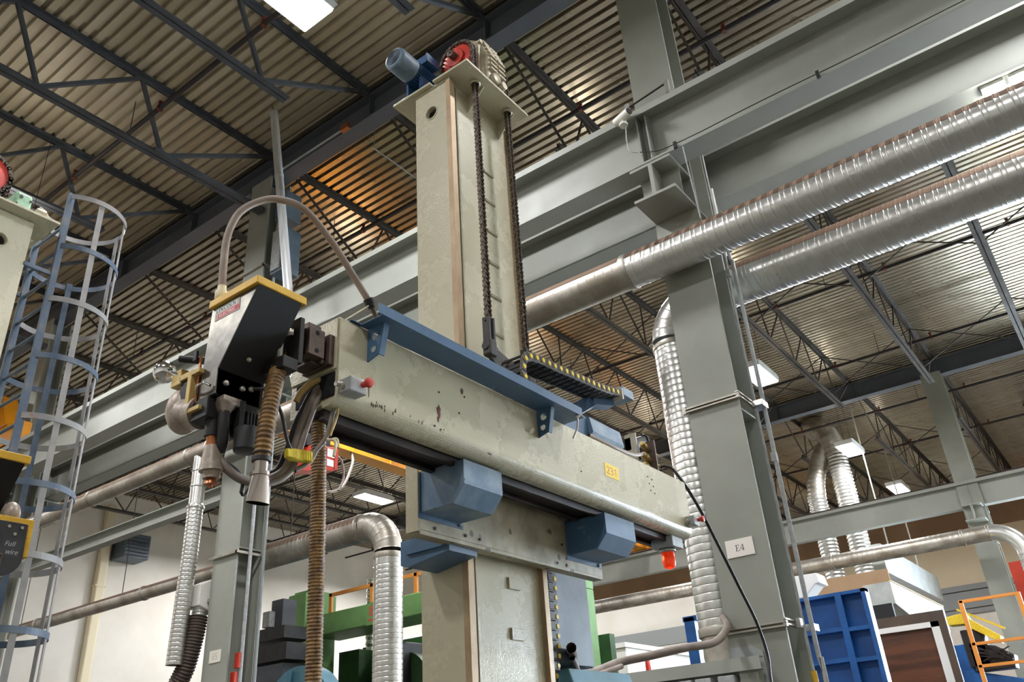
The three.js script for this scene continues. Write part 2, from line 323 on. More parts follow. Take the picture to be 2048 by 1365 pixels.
// lamps
const lampProto = new THREE.Group();
mesh('housing', [prism('z', [[-0.8, 0.12], [-0.74, 0], [-0.74, -0.02], [0.74, -0.02], [0.74, 0], [0.8, 0.12], [0.6, 0.17], [-0.6, 0.17]], -0.31, 0.31)], M.fitting, lampProto);
mesh('diffuser', rb(-0.74, 0.74, -0.045, -0.021, -0.28, 0.28, 0.01), M.diffuser, lampProto, 'glowing white diffuser');
mesh('top_lens', rb(-0.56, 0.56, 0.168, 0.18, -0.2, 0.2, 0.005), new THREE.MeshStandardMaterial({ color: 0xffffff, emissive: new THREE.Color(1, 0.97, 0.92), emissiveIntensity: 1.2 }), lampProto, 'glowing top lens');
mesh('hanger', [rod([-0.5, 0.15, 0], [-0.5, 2.1, 0], 0.006, 6), rod([0.5, 0.15, 0], [0.5, 2.1, 0], 0.006, 6)], M.pipe, lampProto);
const lampLabels = {
  '4.45,-6.5': 'large glowing white high bay lamp at the top edge, nearest overhead',
  '21.1,-6.5': 'glowing white high bay lamp just right of the steel column edge',
  '29.5,-6.5': 'small glowing high bay lamp beside the twin silver drop ducts',
  '36,-6.5': 'glowing high bay lamp just above the distant crane runway beam',
  '21.1,-21.5': 'glowing high bay lamp above the elbow of the lower left duct',
  '21.1,-29': 'tiny far lamp glimpsed left of the lower duct elbow',
  '29.5,-29': 'tiny far lamp glimpsed right of the lower duct elbow, beside the mast',
};
for (const z of [8.5, 1, -6.5, -14, -21.5, -29]) for (const x of [-3.9, 4.45, 12.8, 21.1, 29.5, 36]) {
  const px = x === 4.45 && z === 1 ? 7.0 : x, pz = px === 7.0 ? 1.8 : z;
  if ((x === 12.8 && z < -20) || (x === 36 && z > -3) || (z > 8 && x !== 21.1)) continue;
  const t = lampProto.clone(); t.name = numbered('high_bay_lamp'); t.position.set(px, 11.05, pz); scene.add(t);
  t.userData = { label: lampLabels[x + ',' + z] ?? 'white high bay lamp on hangers hidden behind steelwork or overhead', category: 'lamp', group: 'high bay lamps' };
  if (lampLabels[x + ',' + z]) delete t.userData.group;
  const l = new THREE.RectAreaLight(0xfdfcff, LAMP, 1.46, 0.54); l.position.set(px, 10.99, pz); l.rotation.x = -Math.PI / 2; l.name = 'lamp_light'; scene.add(l);
  const u = new THREE.RectAreaLight(0xfff6e8, UPLIGHT, 1.1, 0.4); u.position.set(px, 11.235, pz); u.rotation.x = Math.PI / 2; u.name = 'lamp_uplight'; scene.add(u);
}

// columns
function column(x, z, front, label, { w = 0.58, d = 0.5, corbels = [-1, 1], splice = [] } = {}) {
  const t = thing('steel_column', label, 'column');
  mesh('shaft', prism('y', iprof(x + d / 2, z, w, d, 0.035, 0.03, true), 0.02, 12.57), M.steel, t);
  mesh('base_plate', rb(x - 0.1, x + d + 0.1, 0, 0.05, z - w / 2 - 0.1, z + w / 2 + 0.1), M.steel, t);
  for (const s of corbels) {
    const a = s < 0 ? x - 0.56 : x + d, b = s < 0 ? x : x + d + 0.56;
    mesh('corbel', [prism('x', iprof(z, 7.765, 0.54, 0.49, 0.04, 0.05), a, b, { bevel: 0.004 }), bx(s < 0 ? x - 0.3 : x + d + 0.28, s < 0 ? x - 0.28 : x + d + 0.3, 7.56, 7.98, z - 0.25, z + 0.25)], M.steel, t);
  }
  for (const y of splice) mesh('stiffener', [bx(x + 0.035, x + d - 0.035, y, y + 0.02, z - w / 2 + 0.01, z + w / 2 - 0.01)], M.steel, t);
  return t;
}
const e4 = column(8, -3.02, 1, 'tall grey steel column right of the boom carrying a white E4 plate', { splice: [4.9, 7.5] });
column(8, -11.47, 1, 'grey steel column in the left half behind the welding head, small white plate', { w: 0.6, splice: [5.1] });
column(8, -19.93, 1, 'grey steel column behind the caged ladder at the far left', { w: 0.6 });
column(28.5, -3.2, 1, 'distant grey steel column at the right edge under the roof girder', { w: 0.62, splice: [6.9] });
column(28.5, -11.7, 1, 'distant grey steel column mostly hidden behind the boom', { w: 0.62 });
// crane runway beams
function runway(x, label, m, stiff) {
  const t = thing('runway_beam', label, 'beam');
  mesh('beam', [prism('z', iprof(x, 8.42, 0.32, 0.78, 0.03, 0.018), Z0 + 0.2, Z1 - 0.2)], m, t);
  mesh('cap_channel', [prism('z', [[x - 0.215, 8.74], [x - 0.2, 8.74], [x - 0.2, 8.812], [x + 0.2, 8.812], [x + 0.2, 8.74], [x + 0.215, 8.74], [x + 0.215, 8.835], [x - 0.215, 8.835]], Z0 + 0.2, Z1 - 0.2)], m, t);
  mesh('crane_rail', prism('z', [[x - 0.06, 8.835], [x + 0.06, 8.835], [x + 0.015, 8.86], [x + 0.03, 8.93], [x - 0.03, 8.93], [x - 0.015, 8.86]], Z0 + 0.2, Z1 - 0.2), M.darkRail, t);
  for (const z of stiff) for (const s of [-1, 1]) mesh('stiffener', bx(x + s * 0.01, x + s * 0.15, 8.06, 8.78, z - 0.008, z + 0.008), m, t);
  return t;
}
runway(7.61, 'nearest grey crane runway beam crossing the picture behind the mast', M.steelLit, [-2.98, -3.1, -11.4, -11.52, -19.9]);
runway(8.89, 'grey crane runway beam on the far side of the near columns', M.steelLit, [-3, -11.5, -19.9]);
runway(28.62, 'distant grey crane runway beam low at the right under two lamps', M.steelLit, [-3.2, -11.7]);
{ const t = thing('tie_beam', 'pale grey tie beam running from the left column toward the back wall', 'beam');
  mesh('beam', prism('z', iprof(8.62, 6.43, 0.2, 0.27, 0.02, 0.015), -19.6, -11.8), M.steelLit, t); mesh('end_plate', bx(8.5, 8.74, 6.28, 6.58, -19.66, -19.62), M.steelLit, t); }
{ const t = thing('signal_cable', 'thin dark cable clipped along the lower flange of the nearest runway beam', 'cable');
  const pts = []; for (let z = 6; z > -2.8; z -= 0.4) pts.push([7.438, 8.085 + 0.006 * Math.sin(z * 3), z]);
  pts.push([7.435, 8.1, -2.85], [7.43, 8.16, -3.0], [7.42, 8.2, -3.1]);
  mesh('cable', tube(pts, 0.006, 120, 6), M.rubber, t);
  for (const z of [-0.95, 1.6, -2.66]) mesh('clip', rb(7.425, 7.455, 8.02, 8.12, z - 0.02, z + 0.02, 0.004), M.dark, t); }
// signs on columns
{ const t = thing('column_sign', 'white plate lettered E4 on the big right column', 'sign');
  mesh('plate', bx(7.992, 7.999, 3.385, 3.56, -3.165, -2.875), M.white, t);
  decal('lettering', 0.285, 0.17, lettering(0.285, 0.17, 512, (g, w, h) => { g.fillStyle = '#e6e0d8'; g.fillRect(0, 0, w, h); g.fillStyle = '#2b2a2a'; g.font = '150px serif'; g.textAlign = 'center'; g.fillText('E4', w * 0.5, h * 0.68); }), t, [7.9905, 3.4725, -3.02], -Math.PI / 2); }
{ const t = thing('column_sign', 'small faded white plate lettered E5 low on the left column', 'sign');
  mesh('plate', bx(7.992, 7.999, 3.41, 3.59, -11.61, -11.33), M.white, t);
  decal('lettering', 0.275, 0.175, lettering(0.275, 0.175, 256, (g, w, h) => { g.fillStyle = '#d9d6c8'; g.fillRect(0, 0, w, h); g.fillStyle = '#a8a294'; g.font = '110px sans-serif'; g.textAlign = 'center'; g.fillText('E5', w * 0.5, h * 0.74); }), t, [7.9905, 3.5, -11.47], -Math.PI / 2); }
// short tube lamps under the second runway beam
for (let i = 0; i < 3; i++) {
  const z = [0.52, 0.8, 1.08][i], x = 8.86, t = thing('tube_lamp', ['left of two short bright lamps over the upper silver duct at the right edge', 'short bright lamp cut by the right edge above the upper silver duct', 'short lamp under the runway beam just outside the right edge'][i], 'lamp');
  mesh('housing', rb(x - 0.08, x + 0.08, 7.985, 8.03, z - 0.12, z + 0.12, 0.008), M.fitting, t);
  mesh('tube', along(lathe([[0.001, -0.1], [0.03, -0.1], [0.036, -0.09], [0.036, 0.09], [0.03, 0.1], [0.001, 0.1]], 20), 'z').translate(x, 7.965, z), M.diffuser, t, 'glowing white tube');
  const l = new THREE.PointLight(0xfffdf6, TUBE); l.position.set(x, 7.9, z); l.shadow.radius = 4; l.name = 'tube_light'; scene.add(l);
}
for (const o of scene.children.filter((c) => c.name.startsWith('roof_joist') && c.userData.group === 'roof joists of the nearer bay'))
  if ([0, 3, 6].some((k) => Math.abs(o.position.z - JZ(k)) < 0.1)) {
    mesh('bottom_chord', [1, -1].map((s) => bx(19.5, 21.86, 11.68, 11.77, s * 0.012, s * 0.1)), M.joist, o);
  }

solo('thin_rod', 'thin pale rod hanging level under the roof deck left of the mast top', 'rod', [rod([8.75, 12.6, -9.1], [10.4, 12.6, -9.1], 0.014, 6), rod([8.8, 12.6, -9.1], [8.8, 13.2, -9.1], 0.008, 6), rod([10.35, 12.6, -9.1], [10.35, 13.2, -9.1], 0.008, 6)], M.greyBox);
{ const t = thing('conduit_run', 'short pale conduit along the side of the near roof girder by the vent pipe', 'conduit');
  mesh('conduit', rod([8.06, 12.62, -10.9], [8.06, 12.62, -9.2], 0.025, 8), M.greyBox, t);
  mesh('end_box', rb(8.0, 8.09, 12.55, 12.69, -9.2, -9.0, 0.01), M.copper, t); }
// ---------------------------------------------------------------- ducts
const collar = (p, axis, R, w = 0.06) => along(lathe([[R, -w / 2], [R + 0.014, -w / 2 + 0.008], [R + 0.014, w / 2 - 0.008], [R, w / 2]], 32), axis).translate(...p);
{
  const t = thing('spiral_duct', 'upper silver spiral duct running past the column under the runway beams', 'duct');
  const x = 7.73, y = 6.853;
  mesh('pipe', ductZ(x, y, -3.62, 11.6, 0.214, 0.13, [[0.03, 0.005, 0.009], [0.078, 0.0035, 0.008]]), M.galv, t);
  mesh('pipe', ductZ(x, y, -10.6, 6.98, 0.212, 0.12, [[0.04, 0.003, 0.008]]), M.galvDusty, t);
  mesh('joint_collar', [collar([x, y, -3.62], 'z', 0.214, 0.09), collar([x, y, 2], 'z', 0.214, 0.09)], M.galvDusty, t, 'dark joint band');
  mesh('reducer', along(lathe([[0.212, 0.2], [0.147, -0.2]], 32), 'z').translate(x, y, -10.8), M.galvDusty, t);
  mesh('pipe', sweep(line([x, y, -11], [x, y, -27]), 500, 32, spiral(0.147, 0.12, 0.003, 0.12)), M.galvDusty, t);
  mesh('joint_collar', [-11.75, -12.35, -15.5, -19].map((z) => collar([x, y, z], 'z', 0.147, 0.05)), M.galvDusty, t);
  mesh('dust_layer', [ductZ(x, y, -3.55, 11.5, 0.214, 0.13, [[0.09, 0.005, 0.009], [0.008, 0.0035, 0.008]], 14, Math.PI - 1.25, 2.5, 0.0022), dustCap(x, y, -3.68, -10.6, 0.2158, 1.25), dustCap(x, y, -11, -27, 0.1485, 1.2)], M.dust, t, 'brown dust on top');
  mesh('branch', [sweep(line([x, y, -12.03], [x, y - 0.95, -12.03]), 40, 28, () => 0.118), collar([x, y - 0.35, -12.03], 'y', 0.118, 0.03), collar([x, y - 0.62, -12.03], 'y', 0.118, 0.03)], M.galv, t);
  mesh('hanger_strap', [-18, -9, -6.2, 1, 5].map((z) => [bx(x - 0.22, x - 0.215, y, 8.03, z - 0.015, z + 0.015)]), M.galvDusty, t);
}
solo('flexible_duct', 'pale ribbed flexible duct hanging straight down left of the rear left column', 'duct', [
  sweep(curve([[7.73, 5.93, -12.03], [7.73, 5.2, -12.03], [7.72, 4.4, -12.05], [7.71, 3.43, -12.07]]), 560, 28, (s) => 0.127 - 0.006 * ridge(s / 0.066, 0.16)), collar([7.73, 5.88, -12.03], 'y', 0.13, 0.06)], M.flex);
{
  const t = thing('spiral_duct', 'lower silver spiral duct with bright seams, turning down beside the big column', 'duct');
  const x = 8.9, y = 6.84, R = 0.257;
  mesh('pipe', ductZ(x, y, -3.24, 11.2, R, 0.13, [[0.03, 0.005, 0.009], [0.078, 0.0035, 0.008]]), M.galv, t);
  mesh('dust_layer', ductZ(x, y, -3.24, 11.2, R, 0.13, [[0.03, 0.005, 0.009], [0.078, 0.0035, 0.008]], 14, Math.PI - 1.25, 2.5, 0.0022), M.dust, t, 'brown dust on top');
  mesh('elbow', sweep(curve(arc(8, (u) => [x, y - 0.46 + 0.46 * Math.cos(u * Math.PI / 2), -3.26 - 0.46 * Math.sin(u * Math.PI / 2)])), 60, 40, (s) => R + 0.005 * ridge(s / 0.12, 0.12)), M.galv, t);
  mesh('joint_collar', collar([x, 6.3, -3.72], 'y', R, 0.07), M.galvDusty, t, 'dark joint band');
  mesh('drop', ringDuct(R, 3.44, 0.088, [[0.04, -0.008, 0.009]], 40).translate(x, 2.86, -3.72), M.flex, t);
  mesh('bottom_band', [collar([x, 2.84, -3.72], 'y', R, 0.1), sweep(line([x, 2.84, -3.72], [x, 0.1, -3.72]), 60, 36, spiral(R * 0.96, 0.115, 0.006, 0.2))], M.galvDusty, t);
}
{
  const t = thing('spiral_duct', 'dusty silver duct low on the left passing behind the left column and elbowing down', 'duct');
  const x = 8.9, y = 5.16, R = 0.209;
  mesh('pipe', ductZ(x, y, -12.1, 2.9, R, 0.1, [[0.04, 0.003, 0.008]]), M.galvDusty, t);
  mesh('elbow', sweep(curve(arc(8, (u) => [x, y - 0.46 + 0.46 * Math.cos(u * Math.PI / 2), -9.2 + 0.46 * Math.sin(u * Math.PI / 2)])), 60, 36, (s) => R + 0.006 * ridge(s / 0.12, 0.1)), M.galvDusty, t);
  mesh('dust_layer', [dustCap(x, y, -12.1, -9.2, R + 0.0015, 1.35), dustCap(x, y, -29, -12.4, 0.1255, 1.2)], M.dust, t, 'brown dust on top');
  mesh('joint_collar', [collar([x, y, -9.3], 'z', R, 0.05), collar([x, 4.62, -8.74], 'y', R, 0.09)], M.galvDusty, t);
  mesh('drop', ringDuct(0.214, 4.2, 0.07, [[0.03, -0.006, 0.008]], 40).translate(x, 0.4, -8.74), M.flex, t);
  mesh('reducer', along(lathe([[R, 0.15], [0.124, -0.15]], 32), 'z').translate(x, y, -12.25), M.galvDusty, t);
  mesh('pipe', sweep(line([x, y, -12.4], [x, y, -29]), 400, 28, spiral(0.124, 0.12, 0.002, 0.12)), M.galvDusty, t, 'narrower far length');
  mesh('joint_collar', [-15.2, -19.2].map((z) => collar([x, y, z], 'z', 0.124, 0.05)), M.galvDusty, t);
  mesh('hanger_rod', [-11, -16, -20].map((z) => rod([x, y, z], [x, 7.9, z], 0.008, 6)), M.pipe, t);
}
{
  const t = thing('spiral_duct', 'distant silver duct under the far runway beam, bending down at the right edge', 'duct');
  const x = 27.3, y = 6.95, R = 0.225;
  mesh('pipe', sweep(line([x, y, -26], [x, y, -2.9]), 900, 28, spiral(R, 0.15, 0.006, 0.12)), M.galvDusty, t);
  mesh('elbow', sweep(curve(arc(8, (u) => [x, y - 0.75 + 0.75 * Math.cos(u * Math.PI / 2), -2.9 + 0.75 * Math.sin(u * Math.PI / 2)])), 50, 28, () => R), M.galv, t);
  mesh('joint_collar', [collar([x, y, -3.6], 'z', R, 0.08), collar([x, y, -2.9], 'z', R, 0.08), collar([x, y, -7.4], 'z', R, 0.08), collar([x, y, -18.7], 'z', R, 0.08)], M.galvDusty, t);
  mesh('drop', sweep(line([x, 6.2, -2.15], [x, 1, -2.15]), 300, 28, corrug(R, 0.1, 0.008)), M.flex, t);
}
{
  const t = thing('drop_duct', 'twin silver ribbed ducts dropping from one dusty elbow, small at the right', 'duct');
  const x = 31;
  mesh('elbow', sweep(curve([[x + 1.2, 13.1, -8.3], [x + 0.4, 12.9, -8.0], [x, 12.3, -7.5], [x, 11.4, -7.35]]), 40, 24, corrug(0.42, 0.2, 0.01)), M.galvDusty, t);
  mesh('drop', sweep(line([x, 11.5, -7.35], [x, 4, -7.35]), 420, 24, corrug(0.36, 0.13, 0.016)), M.flex, t);
  mesh('branch', sweep(curve([[x, 11.9, -7.6], [x, 11.4, -8.0], [x, 10.7, -8.3], [x, 10.0, -8.42]]), 40, 24, corrug(0.33, 0.16, 0.01)), M.galvDusty, t, 'dusty side branch');
  mesh('drop', sweep(line([x, 10.1, -8.42], [x, 4, -8.42]), 360, 24, corrug(0.33, 0.13, 0.016)), M.flex, t);
}
{
  const t = thing('vent_pipe', 'bright slanting aluminium vent pipe rising behind the welding head to the roof', 'pipe');
  mesh('pipe', rod([7.2, 7.2, -9.05], [7.2, 13.04, -10.16], 0.075, 24), M.aluminium, t);
  mesh('joint_collar', rod([7.2, 11.3, -9.83], [7.2, 11.37, -9.843], 0.082, 24), M.aluminium, t);
  mesh('elbow', sweep(curve([[7.2, 7.3, -9.07], [7.22, 7.05, -9.04], [7.36, 6.9, -9.06], [7.56, 6.86, -9.1]]), 30, 20, () => 0.077), M.chrome, t, 'shiny elbow');
  mesh('guy_rod', rod([7.2, 13.04, -10.16], [7.16, 13.2, -10.2], 0.03, 8), M.galvDusty, t);
}
// conduits on the big column
{
  const t = thing('conduit_run', 'pale conduits strapped to the right side of the big column', 'conduit');
  mesh('conduit', tube([[8.28, 7.2, -2.62], [8.3, 6.7, -2.64], [8.3, 5.5, -2.66], [8.3, 0.2, -2.66]], 0.018, 60, 8), M.greyBox, t);
  mesh('conduit', tube([[8.34, 7.25, -2.6], [8.36, 6.9, -2.6], [8.36, 6.5, -2.58], [8.36, 2.6, -2.6], [8.36, 2.3, -2.58], [8.36, 0.2, -2.6]], 0.024, 60, 8), M.greyBox, t);
  mesh('conduit', rod([8.33, 8.6, -2.655], [8.33, 6.3, -2.66], 0.014, 8), M.greyBox, t);
  mesh('coupling', [rb(8.27, 8.33, 6.62, 6.72, -2.67, -2.61), rb(8.33, 8.39, 4.35, 4.45, -2.63, -2.57), rb(8.34, 8.38, 6.98, 7.03, -2.62, -2.56)], M.greyBox, t);
  for (const [y, d] of [[5.0, 0], [2.68, 0.03]]) mesh('strut', [bx(7.955, 7.998, y, y + 0.016, -3.32, -2.7), bx(7.955, 7.998, y + 0.035, y + 0.051, -3.32, -2.7), bx(7.955, 8.42, y + 0.06, y + 0.075, -2.735, -2.7), bx(7.955, 8.42, y + 0.015, y + 0.03, -2.735, -2.7), bx(7.958, 8.0, y - 0.01, y + 0.075, -3.36, -3.32)], M.galvDusty, t);
  mesh('clamp', [rb(8.2, 8.32, 2.68, 2.77, -2.7, -2.65, 0.008), rb(8.24, 8.42, 4.96, 5.03, -2.68, -2.56, 0.008), bx(8.36, 8.5, 2.66, 2.72, -2.66, -2.58)], M.galv, t);
  mesh('marker_band', rod([8.3, 2.12, -2.66], [8.3, 2.3, -2.66], 0.03, 10), M.yellow, t, 'yellow tape band');
}
{
  const t = thing('conduit_run', 'slim conduits running up beside the left column', 'conduit');
  mesh('conduit', rod([8.2, 1, -11.1], [8.2, 12.5, -11.1], 0.03, 8), M.greyBox, t);
  mesh('conduit', rod([8.45, 1, -11.09], [8.45, 8, -11.09], 0.03, 8), M.girt, t);
  mesh('strut', [5.0, 10.4].map((y) => [bx(7.95, 7.998, y, y + 0.04, -11.85, -11.1), bx(7.95, 8.5, y, y + 0.04, -11.15, -11.11)]), M.galvDusty, t);
  mesh('tag', [rb(8.12, 8.16, 3.3, 3.52, -11.16, -11.06), rb(8.1, 8.16, 3.1, 3.25, -11.2, -11.1)], M.hoistRed, t, 'small red and orange tags');
}
{
  const t = thing('junction_box', 'grey electrical boxes on the left column just below the roof girder', 'box');
  mesh('box', [rb(8.1, 8.5, 10.2, 11.2, -11.1, -10.75, 0.02)], M.slate, t);
  mesh('box', [rb(8.1, 8.5, 11.45, 12.1, -11.1, -10.8, 0.02)], M.slate, t);
  mesh('door', rb(8.06, 8.1, 10.25, 11.15, -11.05, -10.8, 0.01), M.greyBox, t);
}
{
  const t = thing('exhaust_blower', 'white blower box with silver outlet left of the rear left column', 'blower');
  mesh('housing', prism('z', [[7.85, 4.3], [8.15, 4.2], [8.2, 4.55], [8.05, 4.72], [7.85, 4.62]], -12.15, -11.83, { bevel: 0.02 }), M.white, t);
  mesh('outlet', sweep(line([8.0, 4.35, -11.98], [7.96, 4.08, -11.95]), 30, 20, corrug(0.115, 0.05, 0.008)), M.flex, t);
  mesh('bracket', bx(8.0, 8.1, 4.35, 4.4, -11.85, -11.78), M.steel, t);
}
solo('fume_hose', 'dark brown ribbed hose hanging below the white blower, bottom left', 'hose', sweep(curve([[7.96, 4.15, -11.95], [7.93, 3.8, -11.97], [7.9, 3.4, -12.06], [7.86, 3.0, -12.25], [7.84, 2.2, -12.4]]), 420, 22, corrug(0.14, 0.045, 0.009)), worn(0x5a4a40, 0x3a302a, { size: 0.2, sd: 71, rough: 0.6 }));

// camera on the runway beam
{
  const t = thing('security_camera', 'small white bullet camera on the nearest runway beam flange', 'camera');
  mesh('mount', [lathe([[0.001, -0.03], [0.05, -0.03], [0.055, 0], [0.03, 0.03], [0.02, 0.06]]).translate(7.34, 8.66, -3.22), bx(7.33, 7.4, 8.7, 8.8, -3.24, -3.2)], M.white, t);
  mesh('body', [rod([7.36, 8.76, -3.33], [7.29, 8.765, -3.1], 0.055, 20)], M.white, t);
  mesh('lens', [rod([7.291, 8.765, -3.103], [7.287, 8.7655, -3.09], 0.047, 20)], M.black, t, 'dark glass lens');
  mesh('cable', tube([[7.36, 8.66, -3.2], [7.36, 8.45, -3.22], [7.37, 8.3, -3.22], [7.38, 8.24, -3.2], [7.41, 8.2, -3.12]], 0.007, 30, 6), M.greyBox, t);
}
{ const t = thing('safety_line', 'thin taut wire along the top of the nearest runway beam near the white camera', 'wire');
  mesh('wire', rod([7.42, 8.95, -3.15], [7.42, 9.02, -2.62], 0.012, 6), M.dark, t);
  mesh('clip', [bx(7.39, 7.45, 8.84, 9.0, -3.19, -3.14), bx(7.39, 7.45, 8.84, 9.06, -2.63, -2.58)], M.galv, t); }
{ const t = thing('hanging_wire', 'white topped thin cords hanging from the runway beam beside the column', 'cord');
  mesh('cord', rod([7.46, 8.02, -2.58], [7.62, 7.08, -2.6], 0.008, 6), M.greyBox, t);
  mesh('cord', rod([8.55, 8.1, -2.7], [8.6, 7.1, -2.72], 0.02, 8), M.white, t); }

// ---------------------------------------------------------------- welding manipulator
const XM = 3.775, ZM = -3.1;
{
  const t = thing('manipulator_mast', 'tall beige box mast of the welding manipulator with top plate and chains', 'mast');
  const hr = 0.058;
  // hollow box: left face carries the round hole
  mesh('mast_body', [prism('x', [[ZM, 0.1], [ZM, 6.57], [-3.43, 6.57], [-3.43, 0.1]], XM, XM + 0.012, { holes: [[-3.262, 6.318, hr]] }), rb(XM + 0.012, 4.585, 0.1, 6.57, -3.112, ZM, 0.004), bx(XM + 0.012, 4.585, 0.1, 6.57, -3.43, -3.418), bx(4.573, 4.585, 0.1, 6.57, -3.418, -3.112)], M.beige, t);
  mesh('hole_ring', along(lathe([[hr - 0.004, -0.03], [hr - 0.004, 0.006], [hr + 0.006, 0.006], [hr + 0.008, 0]], 32).rotateX(Math.PI), 'x').translate(XM, 6.318, -3.262), M.beige, t);
  mesh('guide_rail', rb(XM - 0.008, XM + 0.05, 0.1, 6.56, -3.105, -3.06, 0.003), M.rail, t, 'worn bare steel edge rail');
  mesh('guide_rail', rb(XM + 0.056, XM + 0.078, 0.1, 6.56, -3.1, -3.085, 0.003), M.darkRail, t);
  mesh('guide_rail', rb(XM + 0.1, XM + 0.118, 0.1, 6.56, -3.1, -3.09, 0.003), M.beige, t);
  mesh('guide_rail', rb(4.54, 4.593, 0.1, 6.56, -3.105, -3.065, 0.003), M.rail, t, 'worn bare steel edge rail');
  mesh('top_plate', prism('y', [[3.728, -2.848], [4.552, -2.848], [4.552, -3.64], [3.728, -3.64], [3.728, -3.235], [3.775, -3.235], [3.775, -3.205], [3.728, -3.205]], 6.58, 6.602, { bevel: 0.002 }), M.beige, t);
  mesh('weld_bead', [rod([XM, 6.57, -3.43], [XM, 6.57, -3.07], 0.012, 8), rod([XM, 6.572, ZM], [4.58, 6.572, ZM], 0.012, 8)], M.beige, t);
  for (const x of [4.03, 4.44]) mesh('gusset', prism('x', [[ZM, 6.58], [-2.92, 6.58], [ZM, 6.4]], x, x + 0.012), M.beige, t);
  for (const y of [5.91, 5.621, 5.33, 5.04, 4.745, 4.43]) mesh('stop_bar', rb(4.2, 4.322, y - 0.012, y + 0.012, -3.1, -3.088, 0.002), M.grime, t);
  for (const y of [2.665, 2.365, 2.06]) mesh('stop_bar', rb(4.2, 4.318, y - 0.035, y + 0.035, -3.1, -3.088, 0.003), M.beige, t);
  mesh('base_plate', rb(3.5, 4.9, 0, 0.1, -3.7, -2.8), M.grime, t);
}
// hoist drive on the plate
{
  const t = thing('hoist_motor', 'blue electric motor lying on the mast top plate', 'motor');
  const y = 6.82, z = -3.42;
  mesh('fan_cover', along(lathe([[0.001, 0], [0.075, 0], [0.098, 0.012], [0.104, 0.035], [0.104, 0.2], [0.1, 0.2]], 36), 'x').translate(3.5, y, z), M.motorGrey, t, 'dusty blue grey fan cover');
  mesh('fan_grille', [0, 1, 2, 3, 4].flatMap((r) => { const R = 0.014 + r * 0.014; return new THREE.TorusGeometry(R, 0.0022, 6, 30).rotateY(Math.PI / 2).translate(3.498, y, z); }), M.dark, t);
  mesh('stator', [along(lathe([[0.001, 0], [0.088, 0], [0.088, 0.26], [0.001, 0.26]], 36), 'x').translate(3.7, y, z), ...Array.from({ length: 28 }, (_, i) => { const a = i / 28 * Math.PI * 2; return new THREE.BoxGeometry(0.25, 0.02, 0.005).translate(0, 0.094, 0).rotateX(a).translate(3.83, y, z); })], M.motor, t);
  mesh('end_bell', [along(lathe([[0.1, 0], [0.1, 0.03], [0.055, 0.07], [0.055, 0.12], [0.001, 0.12]], 32), 'x').translate(3.955, y, z)], M.motor, t);
  mesh('terminal_box', [rb(3.76, 3.9, 6.9, 6.985, -3.4, -3.29, 0.008), rb(3.755, 3.905, 6.9, 6.99, -3.292, -3.28, 0.004)], M.motor, t);
  mesh('foot', [bx(3.74, 3.93, 6.602, 6.75, -3.5, -3.48), bx(3.74, 3.93, 6.602, 6.75, -3.36, -3.34)], M.motor, t);
}
{
  const t = thing('gearbox', 'cream cast gearbox with slotted cooling ribs between the two hoist sprockets', 'gearbox');
  mesh('housing', [prism('x', [[-2.9, 6.61], [-2.885, 6.95], [-2.96, 7.16], [-3.06, 7.24], [-3.22, 7.22], [-3.34, 7.05], [-3.36, 6.61]], 4.06, 4.3, { bevel: 0.02 }), rb(4.05, 4.31, 6.602, 6.63, -3.38, -2.87, 0.006)], M.gear, t);
  for (let c = 0; c < 2; c++) for (let i = 0; i < 8; i++) {
    const u = i / 7, y = 6.8 + u * 0.36, z = y < 6.95 ? -2.878 : -2.878 - (y - 6.95) * 0.34;
    mesh('rib', rb(4.08 + c * 0.108, 4.175 + c * 0.108, y - 0.008, y + 0.01, z - 0.012, z + 0.014, 0.004), M.gear, t);
  }
  mesh('seal_cap', along(lathe([[0.001, 0], [0.05, 0], [0.058, -0.02], [0.058, -0.06]], 28), 'z').translate(4.15, 6.72, -2.86), M.gear, t);
  mesh('flange', [prism('z', [[4.03, 6.62], [4.07, 6.62], [4.07, 7.1], [4.03, 7.1]], -3.2, -2.95, { bevel: 0.004 }), rod([4.22, 6.68, -2.9], [4.22, 6.68, -2.84], 0.035, 20), rod([4.05, 7.12, -3.0], [4.05, 7.12, -2.93], 0.02, 12)], M.gear, t);
}
const SY = 6.95, SR = 0.168;
function sprocket(x, s, label) {
  const t = thing('chain_sprocket', label, 'sprocket');
  mesh('disc', [along(lathe([[0.03, -0.012], [0.14, -0.012], [0.14, 0.012], [0.03, 0.012]], 40), 'x').translate(x, SY, -2.95 - SR), ...Array.from({ length: 26 }, (_, i) => new THREE.CylinderGeometry(0.006, 0.012, 0.024, 6).translate(0, 0.15, 0).rotateX(i / 26 * Math.PI * 2).translate(x, SY, -2.95 - SR))], M.red, t);
  mesh('hub', [along(lathe([[0.001, 0], [0.082, 0], [0.088, 0.008], [0.088, 0.03], [0.05, 0.03]], 32), 'x').translate(x - s * 0.04 - (s < 0 ? 0.03 : 0), SY, -2.95 - SR)], M.red, t);
  mesh('shaft', [along(lathe([[0.001, 0], [0.03, 0], [0.034, 0.006], [0.034, 0.3]], 24), 'x').translate(s > 0 ? x - 0.1 : x - 0.2, SY, -2.95 - SR), rod([s > 0 ? x - 0.112 : x + 0.1, SY, -2.95 - SR], [s > 0 ? x - 0.1 : x + 0.112, SY, -2.95 - SR], 0.007, 8)], M.bronze, t);
  mesh('bearing_foot', bx(x + s * 0.04, x + s * 0.06, 6.602, SY - 0.02, -2.95 - SR - 0.03, -2.95 - SR + 0.03), M.beige, t);
}
sprocket(3.955, 1, 'red chain sprocket with stepped hub on the left of the mast top');
sprocket(4.39, -1, 'chain sprocket hidden behind the cream gearbox on the mast top');
